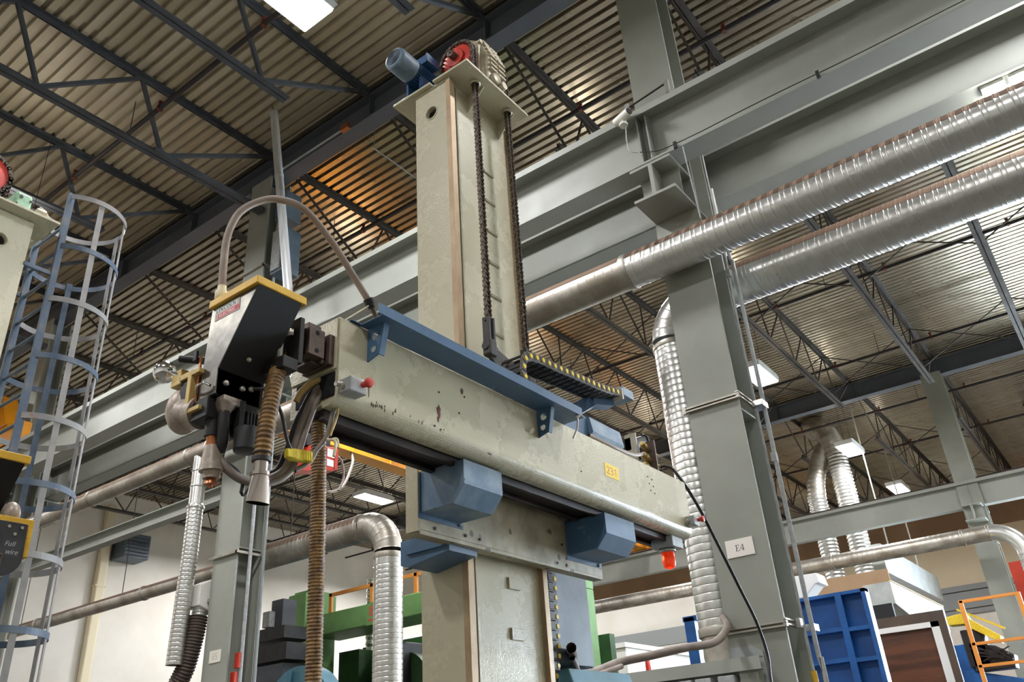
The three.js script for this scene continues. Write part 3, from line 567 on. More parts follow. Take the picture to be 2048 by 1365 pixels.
// leaf-like roller chains
function plate() {                                          // figure of eight link plate, in the y-z plane
  const p = [];
  for (let i = 0; i <= 6; i++) { const a = i / 6 * Math.PI; p.push([Math.cos(a) * 0.017, 0.019 + Math.sin(a) * 0.017]); }
  p.push([-0.011, 0]);
  for (let i = 0; i <= 6; i++) { const a = Math.PI + i / 6 * Math.PI; p.push([Math.cos(a) * 0.017, -0.019 + Math.sin(a) * 0.017]); }
  p.push([0.011, 0]);
  return p;
}
const linkG = (h) => ready([-1, 1].map((s) => prism('x', plate(), s * h - 0.0025, s * h + 0.0025)).concat([rod([-h - 0.005, 0.019, 0], [h + 0.005, 0.019, 0], 0.009, 8)]));
const linkA = linkG(0.017), linkB = linkG(0.0235);
function chain(x, yEnd, label, link0) {
  const t = thing('hoist_chain', label, 'chain'); let k = 0;
  const put = (y, z, a) => { const o = mesh('link', k++ % 2 ? linkA : linkB, M.chain, t); o.position.set(x, y, z); o.rotation.x = a; };
  for (let y = yEnd; y < SY; y += 0.038) put(y, -2.95, 0);
  const n = Math.floor(Math.PI * SR * 1.02 / 0.038);
  for (let i = 0; i <= n; i++) { const a = i / n * Math.PI; put(SY + Math.sin(a) * SR, -2.95 - SR + Math.cos(a) * SR, -a); }
  for (let y = SY - 0.02; y > 6.65; y -= 0.038) put(y, -2.95 - 2 * SR, 0);
  mesh('guide_sleeve', lathe([[0.035, 0], [0.045, 0.004], [0.045, 0.02], [0.035, 0.02]], 20).translate(x, 6.555, -2.95), M.gear, t);
  mesh('anchor', [rb(x - 0.036, x - 0.014, yEnd - 0.2, yEnd + 0.03, -2.98, -2.92, 0.006), rb(x + 0.014, x + 0.036, yEnd - 0.2, yEnd + 0.03, -2.98, -2.92, 0.006), rb(x - 0.045, x + 0.045, yEnd - 0.27, yEnd - 0.14, -2.985, -2.915, 0.02), rod([x - 0.055, yEnd - 0.2, -2.95], [x + 0.055, yEnd - 0.2, -2.95], 0.028, 16), rod([x - 0.045, yEnd, -2.95], [x + 0.045, yEnd, -2.95], 0.008, 8)], M.plastic, t, 'grey clevis at the chain end');
}
chain(3.955, 4.36, 'left of two dark roller chains hanging down the mast face');
chain(4.385, 4.27, 'right of two dark roller chains hanging down the mast face');
// carriage
const YB0 = 3.13, YB1 = 3.57, ZB = -2.58;
{
  const t = thing('boom_carriage', 'grimy beige carriage plate holding the boom against the mast', 'carriage');
  mesh('carriage_plate', [prism('z', [[3.238, 2.8], [5.115, 2.79], [5.115, 3.92], [3.238, 3.12]].map(([x, y]) => [x, y]), -2.975, -2.95, { bevel: 0.003 })], M.grime, t);
  mesh('side_plate', rb(3.225, 3.24, 2.79, 3.2, -3.04, -2.95, 0.003), M.beige, t);
  mesh('bottom_lip', rb(3.24, 5.115, 2.775, 2.8, -3.03, -2.952, 0.004), M.grime, t);
  mesh('bolt', [[3.36, 2.825], [3.62, 2.83], [3.75, 2.83], [4.55, 2.81], [4.66, 2.81], [4.62, 2.94], [3.58, 2.87]].map(([x, y]) => rod([x, y, -2.951], [x, y, -2.944], 0.009, 8)), M.dark, t);
  mesh('lever_arm', [prism('z', [[3.93, 4.13], [3.96, 4.07], [4.15, 3.96], [4.6, 3.92], [4.6, 4.04], [4.3, 4.1], [4.02, 4.17], [3.95, 4.17]], -2.965, -2.935, { bevel: 0.003 }), bx(4.1, 4.6, 3.6, 3.95, -2.972, -2.95)], M.plastic, t, 'dark lever carrying the chain ends');
  mesh('mast_roller', [[3.66, 3.0], [3.66, 3.4], [4.7, 3.0], [4.7, 3.4]].map(([x, y]) => rod([x, y, -3.2], [x, y, -2.97], 0.05, 20)), M.darkRail, t);
}
// blue roller covers
function cover(name, label, x0, x1, y0, m, flip = 1) {
  const t = thing(name, label, 'cover');
  const Y = (d) => y0 + flip * d;
  mesh('housing', prism('x', [[-2.95, Y(0.225)], [-2.64, Y(0.225)], [-2.64, Y(0.09)], [-2.72, Y(0)], [-2.95, Y(0)]].map((p) => p), x0, x1, { bevel: 0.003 }), m, t);
  mesh('mounting_flange', [bx(x0 - 0.02, x1 + 0.02, Y(-0.03), Y(0), -2.95, -2.945), bx(x0 - 0.012, x0, Y(0), Y(0.225), -2.95, -2.945)], M.blue, t);
  mesh('bolt', [[x0 + 0.01, 0.205], [x0 + 0.01, 0.01], [x1 - 0.02, -0.015]].map(([x, d]) => rod([x, Y(d), -2.947], [x, Y(d), -2.936], 0.01, 8)), M.dark, t);
  return t;
}
cover('roller_cover', 'worn blue sheet metal roller cover under the boom at its middle', 3.245, 3.58, 2.89, M.blueWorn);
cover('roller_cover', 'clean blue sheet metal roller cover under the boom nearer the warning beacon', 4.69, 5.085, 2.88, M.blue);
{ const t = thing('roller_cover', 'low blue cover sitting on top of the boom past the tray end', 'cover');
  mesh('housing', prism('x', [[-2.95, 3.585], [-2.64, 3.585], [-2.6, 3.64], [-2.62, 3.75], [-2.95, 3.76]], 4.6, 5.02, { bevel: 0.003 }), M.blueWorn, t);
  mesh('wing', prism('z', [[4.26, 3.58], [4.62, 3.58], [4.62, 3.75], [4.52, 3.755]], -2.66, -2.64), M.blue, t);
  mesh('mounting_flange', bx(4.58, 5.04, 3.572, 3.585, -2.95, -2.62), M.blue, t); }
{ const t = thing('roller_cover', 'blue cover below the carriage plate against the mast left edge', 'cover');
  mesh('housing', prism('x', [[-3.36, 2.86], [-2.98, 2.86], [-2.99, 2.74], [-3.3, 2.7], [-3.36, 2.72]], 3.52, 3.77, { bevel: 0.003 }), M.blue, t);
  mesh('mounting_flange', bx(3.5, 3.78, 2.77, 2.775, -3.3, -2.99), M.blue, t); }
// boom
{
  const t = thing('boom', 'long beige box boom with rounded lower edge and dark rails underneath', 'boom');
  const R = 0.07, z0 = -2.9, prof = [[z0, YB1], [ZB - 0.008, YB1], [ZB, YB1 - 0.008], ...arc(8, (u) => [ZB - R + R * Math.cos(u * Math.PI / 2), YB0 + R - R * Math.sin(u * Math.PI / 2)]), [ZB - R - 0.03, YB0], [ZB - R - 0.03, YB0 + 0.015], [z0 + 0.1, YB0 + 0.015], [z0 + 0.1, YB0], [z0, YB0]];
  mesh('body', prism('x', prof, 2.3, 5.91), M.beige, t);
  mesh('front_rail', rb(2.33, 5.89, 3.092, 3.142, -2.735, -2.7, 0.004), M.darkRail, t, 'dark steel running rail');
  mesh('rear_rail', rb(2.33, 5.89, 3.092, 3.142, -2.88, -2.84, 0.004), M.darkRail, t, 'dark steel running rail');
  mesh('rail_shade', bx(2.33, 5.89, 3.118, 3.14, -2.84, -2.735), M.darkRail, t);  // dark plate added to stand in for the shade between the rails
  mesh('end_cap', [rb(2.292, 2.3, 3.3, 3.565, -2.9, -2.59, 0.003), rb(5.91, 5.918, YB0 + 0.03, YB1 - 0.004, -2.9, -2.6, 0.003)], M.beige, t);
  mesh('cable_port', [rb(2.293, 2.3, 3.17, 3.29, -2.86, -2.6, 0.003)], M.hole, t, 'dark cable opening');
  mesh('bolt', [[2.99, 3.4], [3.15, 3.33], [3.2, 3.44], [2.95, 3.2], [2.43, 3.2], [5.28, 3.47], [5.34, 3.46], [5.29, 3.42], [5.35, 3.41], [5.3, 3.37], [5.36, 3.36], [4.35, 3.29]].map(([x, y]) => rod([x, y, ZB - 0.001], [x, y, ZB + 0.003], 0.006, 8)), M.dark, t);
  const patch = (x, y, w, h, n) => { const p = []; for (let i = 0; i < n; i++) { const a = i / n * Math.PI * 2, r = 0.7 + 0.5 * rnd(); p.push([x + Math.cos(a) * w * r, y + Math.sin(a) * h * r]); } return prism('z', p, ZB - 0.001, ZB + 0.0012); };
  mesh('paint_chip', [patch(2.985, 3.29, 0.016, 0.034, 12), patch(2.98, 3.245, 0.008, 0.016, 9)], M.pipeRed, t, 'bare primer red chip');
  const sc = []; for (let i = 0; i < 22; i++) { const u = rnd(), x = i < 14 ? 2.5 + u * 0.2 : 2.72 + u * 0.35; sc.push(patch(x, 3.19 + (rnd() - 0.5) * 0.03, 0.002 + rnd() * 0.002, 0.004 + rnd() * 0.009, 6)); } sc.push(patch(2.49, 3.26, 0.004, 0.05, 8), patch(3.18, 3.47, 0.012, 0.02, 9), patch(3.4, 3.165, 0.02, 0.006, 8));
  mesh('scuff', sc, M.bronze, t, 'brown scuffs');
}
// blue tray
{
  const t = thing('cable_tray', 'blue angle tray on two drilled brackets along the boom top edge', 'tray');
  mesh('shelf', rb(2.42, 4.2, 3.566, 3.572, ZB, -2.425, 0.002), M.blue, t);
  mesh('lip', rb(2.395, 4.17, 3.566, 3.622, -2.428, -2.42, 0.002), M.blue, t);
  mesh('strip', rb(2.36, 2.44, 3.571, 3.577, -2.66, -2.57, 0.002), M.blue, t);
  for (const x of [2.478, 3.895]) mesh('bracket', [prism('x', [[ZB, 3.566], [-2.472, 3.566], [-2.505, 3.41], [ZB, 3.39]], x - 0.004, x + 0.004, { holes: [[-2.53, 3.515, 0.023], [-2.54, 3.448, 0.018]] }), prism('x', [[-2.476, 3.566], [-2.47, 3.566], [-2.503, 3.41], [-2.509, 3.41]], x, x + 0.035)], M.blue, t);
  mesh('cable_end', [tube([[4.14, 3.56, -2.44], [4.17, 3.5, -2.47], [4.16, 3.44, -2.5]], 0.006, 16, 6), rod([4.13, 3.56, -2.43], [4.13, 3.555, -2.43], 0.015, 8)], M.galv, t);
}
// energy chain on the tray
{
  const t = thing('cable_chain', 'dark plastic energy chain with yellow dots looping above the tray', 'cable chain');
  const pts = [[4.12, 3.6], [4.06, 3.6], [3.98, 3.61], [3.89, 3.66], [3.84, 3.76], [3.825, 3.85], [3.865, 3.935], [3.95, 3.965], [4.2, 3.985], [4.5, 4.01], [4.8, 4.035], [5.06, 4.075]].map(([x, y]) => new THREE.Vector3(x, y, 0));
  const c = new THREE.CatmullRomCurve3(pts), N = Math.round(c.getLength() / 0.07);
  const side = ready([rb(-0.041, 0.041, -0.03, 0.03, -0.012, 0, 0.006), rb(-0.028, 0.028, -0.024, 0.024, 0, 0.004, 0.004)]);
  const cross = ready([rb(-0.026, 0.026, -0.03, -0.02, -0.168, -0.012, 0.002), rb(-0.012, 0.012, 0.02, 0.03, -0.168, -0.012, 0.002), bx(-0.006, 0.006, -0.033, -0.03, -0.15, -0.12), bx(-0.006, 0.006, -0.033, -0.03, -0.07, -0.04)]);
  const back = ready([rb(-0.041, 0.041, -0.03, 0.03, -0.18, -0.168, 0.006)]);
  const dot = ready([rod([0, 0, 0.003], [0, 0, 0.008], 0.0145, 14), bx(-0.004, 0.006, -0.017, 0.017, 0.003, 0.007)]);
  const sideM = worn(0x6b6459, 0x4f4a43, { size: 0.2, sd: 72, rough: 0.6 }), dotM = flat(0xe3c63b, 0.5);
  for (let i = 0; i < N; i++) {
    const u = (i + 0.5) / N, p = c.getPointAt(u), d = c.getTangentAt(u), a = Math.atan2(d.y, d.x);
    const g = new THREE.Group(); g.name = 'link'; t.add(g); g.position.set(p.x, p.y, -2.6); g.rotation.z = a > 1.6 || a < -1.6 ? a : a;
    mesh('side_plate', side, sideM, g); mesh('crossbar', cross, M.black, g); mesh('side_plate', back, sideM, g); mesh('pivot_dot', dot, dotM, g, 'yellow pivot dot');
  }
  mesh('cable_loops', [0, 1, 2, 3, 4].map((i) => new THREE.TorusGeometry(0.09 + 0.004 * i, 0.013, 8, 40).rotateY(0.9 + 0.12 * i).translate(3.84 + 0.012 * i, 3.76, -2.73 - 0.02 * i)), M.hose, t, 'grey cable loops');
}
{ const t = thing('chain_bracket', 'pale blue bracket arm holding the far end of the energy chain', 'bracket');
  mesh('arm', [bar([4.62, 3.8, -2.93], [4.9, 4.0, -2.78], 0.1, 0.09), bar([4.9, 4.0, -2.78], [5.1, 4.03, -2.72], 0.1, 0.06), bx(4.55, 4.7, 3.7, 3.86, -2.97, -2.9)], M.blue, t);
  mesh('end_box', rb(5.12, 5.28, 4.08, 4.15, -2.75, -2.6, 0.004), M.blueWorn, t);
  mesh('end_plate', rb(5.08, 5.1, 4.03, 4.12, -2.79, -2.59, 0.003), M.galvDusty, t); }
// small fittings of the boom
function estop(label, x, y, z, w, face) {
  const t = thing('stop_button_box', label, 'switch');
  mesh('box', rb(x, x + w, y - 0.036, y + 0.036, z, z + 0.075, 0.008, 3), M.greyBox, t);
  mesh('lid', rb(x - 0.001, x + w + 0.001, y - 0.037, y + 0.037, z + 0.062, z + 0.077, 0.007, 3), M.greyBox, t);
  const bxx = x + w * 0.72;
  mesh('button', along(lathe([[0.001, 0.052], [0.02, 0.052], [0.0235, 0.047], [0.0235, 0.034], [0.015, 0.022], [0.013, 0]], 28), 'z').translate(bxx, y + 0.006, z + 0.077), M.button, t, 'red mushroom button');
  mesh('gland', [rod([x - 0.045, y - 0.006, z + 0.03], [x, y - 0.006, z + 0.03], 0.013, 12), rod([x - 0.03, y - 0.006, z + 0.03], [x - 0.012, y - 0.006, z + 0.03], 0.018, 8)], M.bolt, t);
}
estop('grey box with red stop button near the welding head end of the boom', 2.305, 3.205, -2.58, 0.1);
estop('grey box with red stop button at the far right end of the boom', 5.8, 3.235, -2.58, 0.09);
{ const t = thing('number_sign', 'yellow sticker reading 231 on the boom side', 'sign');
  mesh('backing', bx(4.658, 4.84, 3.336, 3.428, ZB, ZB + 0.0015), M.tagYellow, t);
  decal('lettering', 0.182, 0.092, lettering(0.182, 0.092, 512, (g, w, h) => { g.fillStyle = '#f2cf3a'; g.fillRect(0, 0, w, h); g.fillStyle = '#a3561c'; g.font = '210px sans-serif'; g.textAlign = 'center'; g.save(); g.translate(w * 0.5, h * 0.8); g.scale(1.15, 1); g.fillText('231', 0, 0); g.restore(); }), t, [4.749, 3.382, ZB + 0.0022]); }
{ const t = thing('warning_beacon', 'orange red warning beacon hanging under the right end of the boom', 'beacon');
  const x = 5.76, z = -2.74;
  mesh('mount', [rb(x - 0.08, x + 0.1, 3.05, 3.13, z - 0.09, z + 0.09, 0.008), rb(x + 0.1, x + 0.106, 3.055, 3.125, z - 0.08, z + 0.08, 0.003)], M.greyBox, t);
  mesh('base', lathe([[0.001, 3.02], [0.062, 3.02], [0.062, 3.05], [0.001, 3.05]], 28).translate(x, 0, z), M.galv, t);
  mesh('dome', lathe([[0.001, 2.9], [0.02, 2.902], [0.038, 2.912], [0.047, 2.93], [0.05, 2.96], [0.05, 3.02], [0.001, 3.02]], 28).translate(x, 0, z), M.beacon, t, 'glowing orange dome');
  const l = new THREE.PointLight(0xff3a10, 0.012, 2); l.position.set(x, 2.86, z); l.name = 'beacon_light'; scene.add(l); }
{ const t = thing('hose_bulkhead', 'brass fittings and cylinder on a rusty plate at the boom top right end', 'fitting');
  mesh('plate', [bx(5.6, 5.615, 3.57, 3.86, -2.76, -2.64), bx(5.52, 5.7, 3.57, 3.585, -2.78, -2.62)], M.bronze, t);
  mesh('post', bx(5.52, 5.53, 3.57, 3.93, -2.85, -2.75), M.galvDusty, t);
  mesh('cylinder', [rod([5.62, 3.88, -2.86], [5.86, 3.98, -2.86], 0.045, 20), rod([5.86, 3.98, -2.86], [5.875, 3.986, -2.86], 0.055, 20), bx(5.52, 5.66, 3.8, 3.9, -2.86, -2.8)], M.dark, t, 'dark cylinder');
  mesh('fitting', [[3.79, 0.02], [3.7, 0.024], [3.63, 0.016]].flatMap(([y, r]) => [rod([5.5, y + 0.03, -2.7], [5.6, y, -2.7], r, 8), rod([5.52, y + 0.025, -2.7], [5.55, y + 0.016, -2.7], r * 1.35, 6), rod([5.615, y - 0.005, -2.7], [5.7, y - 0.03, -2.68], r * 0.9, 8)]), worn(0xb19a63, 0x8f7a4a, { size: 0.1, sd: 73, rough: 0.35, metal: 0.7 }), t, 'brass hose fittings'); }
solo('air_hose', 'grey hose lying along the boom top from the blue cover to the fittings', 'hose', tube([[4.55, 3.6, -2.61], [4.9, 3.592, -2.6], [5.2, 3.63, -2.63], [5.5, 3.73, -2.7]], 0.014, 40, 8), M.hose);
solo('power_cable', 'long black cable curving from the boom end down past the E4 plate', 'cable', tube([[5.7, 3.67, -2.68], [5.74, 3.656, -2.6], [5.947, 3.57, -2.6], [6.174, 3.404, -2.6], [6.442, 3.134, -2.6], [6.684, 2.878, -2.6], [6.935, 2.606, -2.6], [7.04, 2.36, -2.6], [7.0, 2.148, -2.6], [6.9, 1.4, -2.6], [6.8, 0.03, -2.5]], 0.013, 90, 8), M.rubber);

// ---------------------------------------------------------------- welding head on the boom end
function hopper(label) {
  const t = thing('flux_hopper', label, 'hopper');
  const a = 1.825, b = 2.045;
  mesh('housing', [prism('x', [[-2.875, 3.522], [-2.562, 3.522], [-2.79, 3.2], [-2.79, 3.085], [-2.905, 3.085]], a + 0.004, b - 0.004), prism('x', [[-2.79, 3.2], [-2.79, 3.085], [-2.905, 3.085], [-2.9, 3.2]], a - 0.004, b + 0.012, { bevel: 0.003 })], M.blackSatin, t);
  mesh('side_panel', [prism('x', [[-2.877, 3.52], [-2.564, 3.52], [-2.79, 3.202], [-2.79, 3.088], [-2.906, 3.088]], a - 0.006, a + 0.004), prism('x', [[-2.877, 3.52], [-2.564, 3.52], [-2.79, 3.202], [-2.898, 3.202]], b - 0.004, b + 0.006)], M.blackSheen, t, 'scuffed black side, reflected light put into its colour');
  mesh('front_panel', prism('x', [[-2.562, 3.522], [-2.556, 3.522], [-2.784, 3.198], [-2.79, 3.202]], a - 0.006, b + 0.006), M.black, t, 'matte black sloping front');
  mesh('lid', rb(1.803, 2.072, 3.519, 3.557, -2.885, -2.55, 0.004), M.yellow, t, 'yellow lid');
  mesh('bolt', [[1.93, 3.262, -2.737], [1.862, 3.142, -2.784], [1.945, 3.142, -2.784], [1.99, 3.155, -2.784]].map(([x, y, z]) => along(lathe([[0.001, 0.012], [0.008, 0.011], [0.0125, 0.005], [0.0125, -0.004]], 18), 'z').translate(x, y, z)), M.bolt, t, 'round bolt heads');
  mesh('fitting', [lathe([[0.02, 3.557], [0.02, 3.575], [0.028, 3.577], [0.028, 3.61], [0.02, 3.612], [0.02, 3.64]], 16).translate(1.838, 0, -2.856)], M.pipeBeige, t, 'cream hose fitting');
  mesh('latch', [rb(1.9, 1.96, 3.557, 3.61, -2.9, -2.85, 0.004), rod([1.899, 3.585, -2.875], [1.896, 3.585, -2.875], 0.009, 10)], M.dark, t);
  return t;
}
const hop = hopper('black flux hopper with yellow lid and maker badge on the boom end');
decal('badge', 0.17, 0.062, lettering(0.17, 0.062, 512, (g, w, h) => {
  g.fillStyle = '#b9b2a4'; g.fillRect(0, 0, w, h); g.fillStyle = '#d5dcd8'; g.fillRect(0, 0, w * 0.88, h * 0.42);
  g.fillStyle = '#35383a'; g.font = 'bold 76px sans-serif'; g.textAlign = 'left'; g.save(); g.translate(10, h * 0.38); g.scale(1.25, 1); g.fillText('LINCOLN', 0, 0); g.restore();
  g.fillStyle = '#c9525a'; g.fillRect(w * 0.1, h * 0.48, w * 0.9, h * 0.48); g.fillStyle = '#f1e4de'; g.font = 'bold 62px sans-serif'; g.save(); g.translate(w * 0.16, h * 0.84); g.scale(1.22, 1); g.fillText('ELECTRIC', 0, 0); g.restore(); g.strokeStyle = '#f1e4de'; g.lineWidth = 5; g.strokeRect(w * 0.1 + 6, h * 0.5 + 3, w * 0.9 - 12, h * 0.42);
}), hop, [1.8175, 3.476, -2.765], -Math.PI / 2);
{
  const t = thing('cross_slide', 'dark brown machined slide blocks joining the welding head to the boom', 'slide');
  mesh('boom_plate', rb(2.262, 2.292, 3.315, 3.47, -2.79, -2.605, 0.003), M.bronze, t);
  mesh('slide_block', [rb(2.15, 2.242, 3.335, 3.475, -2.7, -2.615, 0.003), rb(2.16, 2.235, 3.45, 3.505, -2.72, -2.635, 0.003), rb(2.2, 2.262, 3.32, 3.46, -2.78, -2.66, 0.003)], M.bronze, t);
  mesh('bolt_hole', [[2.197, 3.452], [2.197, 3.362]].map(([x, y]) => rod([x, y, -2.616], [x, y, -2.6135], 0.011, 14)), M.hole, t);
  mesh('socket_bolt', [[3.447, -2.65], [3.34, -2.65], [3.447, -2.76]].map(([y, z]) => rod([2.262, y, z], [2.245, y, z], 0.013, 14)), M.bolt, t);
  mesh('bearing_rail', [rb(2.1, 2.125, 3.27, 3.5, -2.78, -2.62, 0.003), rb(2.125, 2.16, 3.3, 3.48, -2.73, -2.66, 0.003)], M.dark, t);
  mesh('head_arm', [rb(2.02, 2.1, 3.225, 3.28, -2.82, -2.62, 0.003), rb(2.04, 2.1, 3.28, 3.5, -2.83, -2.8, 0.003), bx(1.95, 2.06, 3.23, 3.5, -2.9, -2.83)], M.dark, t);
  mesh('lead_screw', [rod([2.06, 3.46, -2.7], [2.06, 3.3, -2.7], 0.022, 16), rod([2.04, 3.43, -2.72], [2.1, 3.43, -2.66], 0.02, 14), rod([2.05, 3.52, -2.72], [2.05, 3.48, -2.72], 0.026, 16)], M.chrome, t, 'shiny adjusting screw');
}
{
  const t = thing('wire_straightener', 'pale yellow C frame with chrome hand knob left of the hopper', 'wire feeder');
  const x = 1.8;
  mesh('frame', [rb(x, x + 0.05, 3.2, 3.275, -3.1, -3.03, 0.004), rb(x, x + 0.04, 3.212, 3.24, -3.04, -2.94, 0.003), rb(x - 0.006, x + 0.03, 3.03, 3.235, -2.965, -2.938, 0.003), rb(x - 0.006, x + 0.06, 3.208, 3.23, -2.945, -2.885, 0.003), rb(x - 0.006, x + 0.06, 3.03, 3.05, -2.945, -2.858, 0.003)], M.paleYellow, t);
  mesh('back_plate', rb(x + 0.01, x + 0.06, 3.04, 3.25, -3.04, -2.96, 0.004), M.dark, t);
  mesh('knob', [lathe([[0.001, -0.05], [0.03, -0.045], [0.046, -0.02], [0.05, 0], [0.046, 0.02], [0.03, 0.045], [0.001, 0.05]], 24).rotateX(1.2).rotateZ(0.4).translate(x, 3.3, -3.165), rod([x, 3.29, -3.13], [x + 0.01, 3.255, -3.06], 0.012, 12)], M.chrome, t, 'chrome hand knob');
  mesh('gear_block', [rb(x + 0.03, x + 0.07, 3.05, 3.22, -3.03, -2.97, 0.004), rb(x + 0.02, x + 0.08, 3.06, 3.2, -2.935, -2.9, 0.004)], M.dark, t);
  mesh('motor', [new THREE.SphereGeometry(0.085, 24, 16).scale(0.9, 1.25, 0.8).translate(x + 0.06, 3.1, -3.07), rod([x + 0.06, 3.1, -3.1], [x + 0.06, 3.05, -2.93], 0.07, 20)], M.nozzle, t, 'rounded grey motor bell');
  mesh('side_rod', [rod([x - 0.02, 3.31, -3.02], [x + 0.04, 3.29, -2.93], 0.016, 12), rb(x, x + 0.012, 3.28, 3.33, -2.955, -2.93, 0.003)], M.dark, t);
  mesh('backing_board', rb(x + 0.012, x + 0.02, 3.08, 3.3, -2.925, -2.91, 0.002), M.copper, t, 'thin brown board');
  mesh('lever', tube([[x + 0.01, 3.12, -2.91], [x - 0.01, 3.135, -2.88], [x - 0.005, 3.14, -2.84], [x + 0.01, 3.125, -2.815]], 0.006, 20, 6), M.chrome, t);
}
{
  const t = thing('welding_torch', 'pale conical welding nozzle with copper tip below the hopper', 'torch');
  const p = (x, pts) => lathe(pts, 24).translate(x, 0, -2.85);
  mesh('wire_drive', [rb(1.81, 1.98, 2.99, 3.082, -2.93, -2.82, 0.006), rod([1.865, 3.0, -2.85], [1.865, 2.92, -2.85], 0.03, 18), rb(1.9, 1.98, 2.94, 3.0, -2.92, -2.84, 0.005)], M.dark, t);
  mesh('collar', [rod([1.87, 2.925, -2.85], [1.873, 2.9, -2.85], 0.024, 18), rod([1.873, 2.9, -2.85], [1.876, 2.878, -2.85], 0.026, 18)], M.copper, t);
  mesh('cone', [rod([1.877, 2.882, -2.85], [1.884, 2.775, -2.85], 0.032, 24, 0.05).rotateX(0)], M.nozzle, t, 'pale flux cone');
  mesh('tip_ring', rod([1.884, 2.778, -2.85], [1.886, 2.745, -2.85], 0.034, 20), M.nozzle, t);
  mesh('contact_tip', [rod([1.886, 2.745, -2.85], [1.887, 2.72, -2.85], 0.02, 16, 0.03), rod([1.887, 2.72, -2.85], [1.888, 2.708, -2.85], 0.008, 10)], M.copper, t, 'copper contact tip');
}
{
  const t = thing('flux_feed', 'grey funnel and dark tube feeding flux from the hopper to the nozzle', 'funnel');
  mesh('funnel', [rb(1.85, 1.945, 3.05, 3.085, -2.83, -2.77, 0.004), (() => { const g = new THREE.CylinderGeometry(0.05, 0.024, 0.05, 4, 1).rotateY(Math.PI / 4).translate(1.88, 3.035, -2.8); return g; })()], M.nozzle, t);
  mesh('feed_tube', tube([[1.88, 3.02, -2.8], [1.883, 2.96, -2.8], [1.893, 2.9, -2.81], [1.9, 2.86, -2.835]], 0.025, 24, 14), M.rubber, t);
}
{
  const t = thing('feed_motor', 'black cylindrical wire feed motor hanging beside the brown hose', 'motor');
  mesh('body', lathe([[0.001, 2.855], [0.046, 2.857], [0.05, 2.865], [0.05, 2.955], [0.044, 2.962], [0.001, 2.962]], 28).translate(1.97, 0, -2.76), M.blackSatin, t);
  mesh('bracket', [rb(1.93, 1.955, 2.93, 3.08, -2.8, -2.76, 0.004), rb(1.96, 2.03, 2.96, 3.08, -2.84, -2.78, 0.004)], M.dark, t);
  mesh('cooling_fin', [0, 1, 2, 3].map((i) => rb(1.965 + i * 0.016, 1.973 + i * 0.016, 2.98, 3.04, -2.78, -2.755, 0.002)), M.dark, t);
}
{
  const t = thing('flux_vacuum_hose', 'brown ribbed flux recovery hose ending in a flared metal nozzle', 'hose');
  mesh('hose', sweep(curve([[2.13, 3.42, -2.78], [2.105, 3.36, -2.75], [2.062, 3.26, -2.7], [2.015, 3.14, -2.66], [1.98, 3.0, -2.635], [1.958, 2.88, -2.62], [1.95, 2.775, -2.62]]), 300, 22, corrug(0.034, 0.0215, 0.0032)), M.brownHose, t);
  mesh('cuff', [rod([1.952, 2.81, -2.62], [1.952, 2.805, -2.62], 0.04, 18), rod([1.95, 2.79, -2.62], [1.95, 2.772, -2.62], 0.038, 18)], M.rubber, t);
  mesh('nozzle', [rod([1.95, 2.775, -2.62], [1.95, 2.718, -2.62], 0.03, 22), (() => { const g = new THREE.CylinderGeometry(0.034, 0.05, 0.115, 28, 6, true); const P = g.attributes.position; for (let i = 0; i < P.count; i++) { const k = 0.5 - P.getY(i) / 0.115; P.setZ(i, P.getZ(i) * (1 - 0.55 * k)); } g.computeVertexNormals(); return g.rotateY(-0.15).translate(1.95, 2.66, -2.62); })(), rod([1.95, 2.726, -2.62], [1.95, 2.712, -2.62], 0.039, 20)], new THREE.MeshPhysicalMaterial({ color: 0xb9b0aa, roughness: 0.25, metalness: 1, side: THREE.DoubleSide }), t, 'flared shiny nozzle');
}
solo('vacuum_hose', 'long brown ribbed hose hanging straight down from beneath the boom', 'hose', sweep(curve([[2.36, 3.1, -2.77], [2.366, 2.85, -2.76], [2.37, 2.5, -2.75], [2.382, 1.98, -2.75], [2.4, 1.2, -2.75], [2.42, 0.03, -2.75]]), 1500, 18, corrug(0.0335, 0.0145, 0.0017)), M.brownHose);
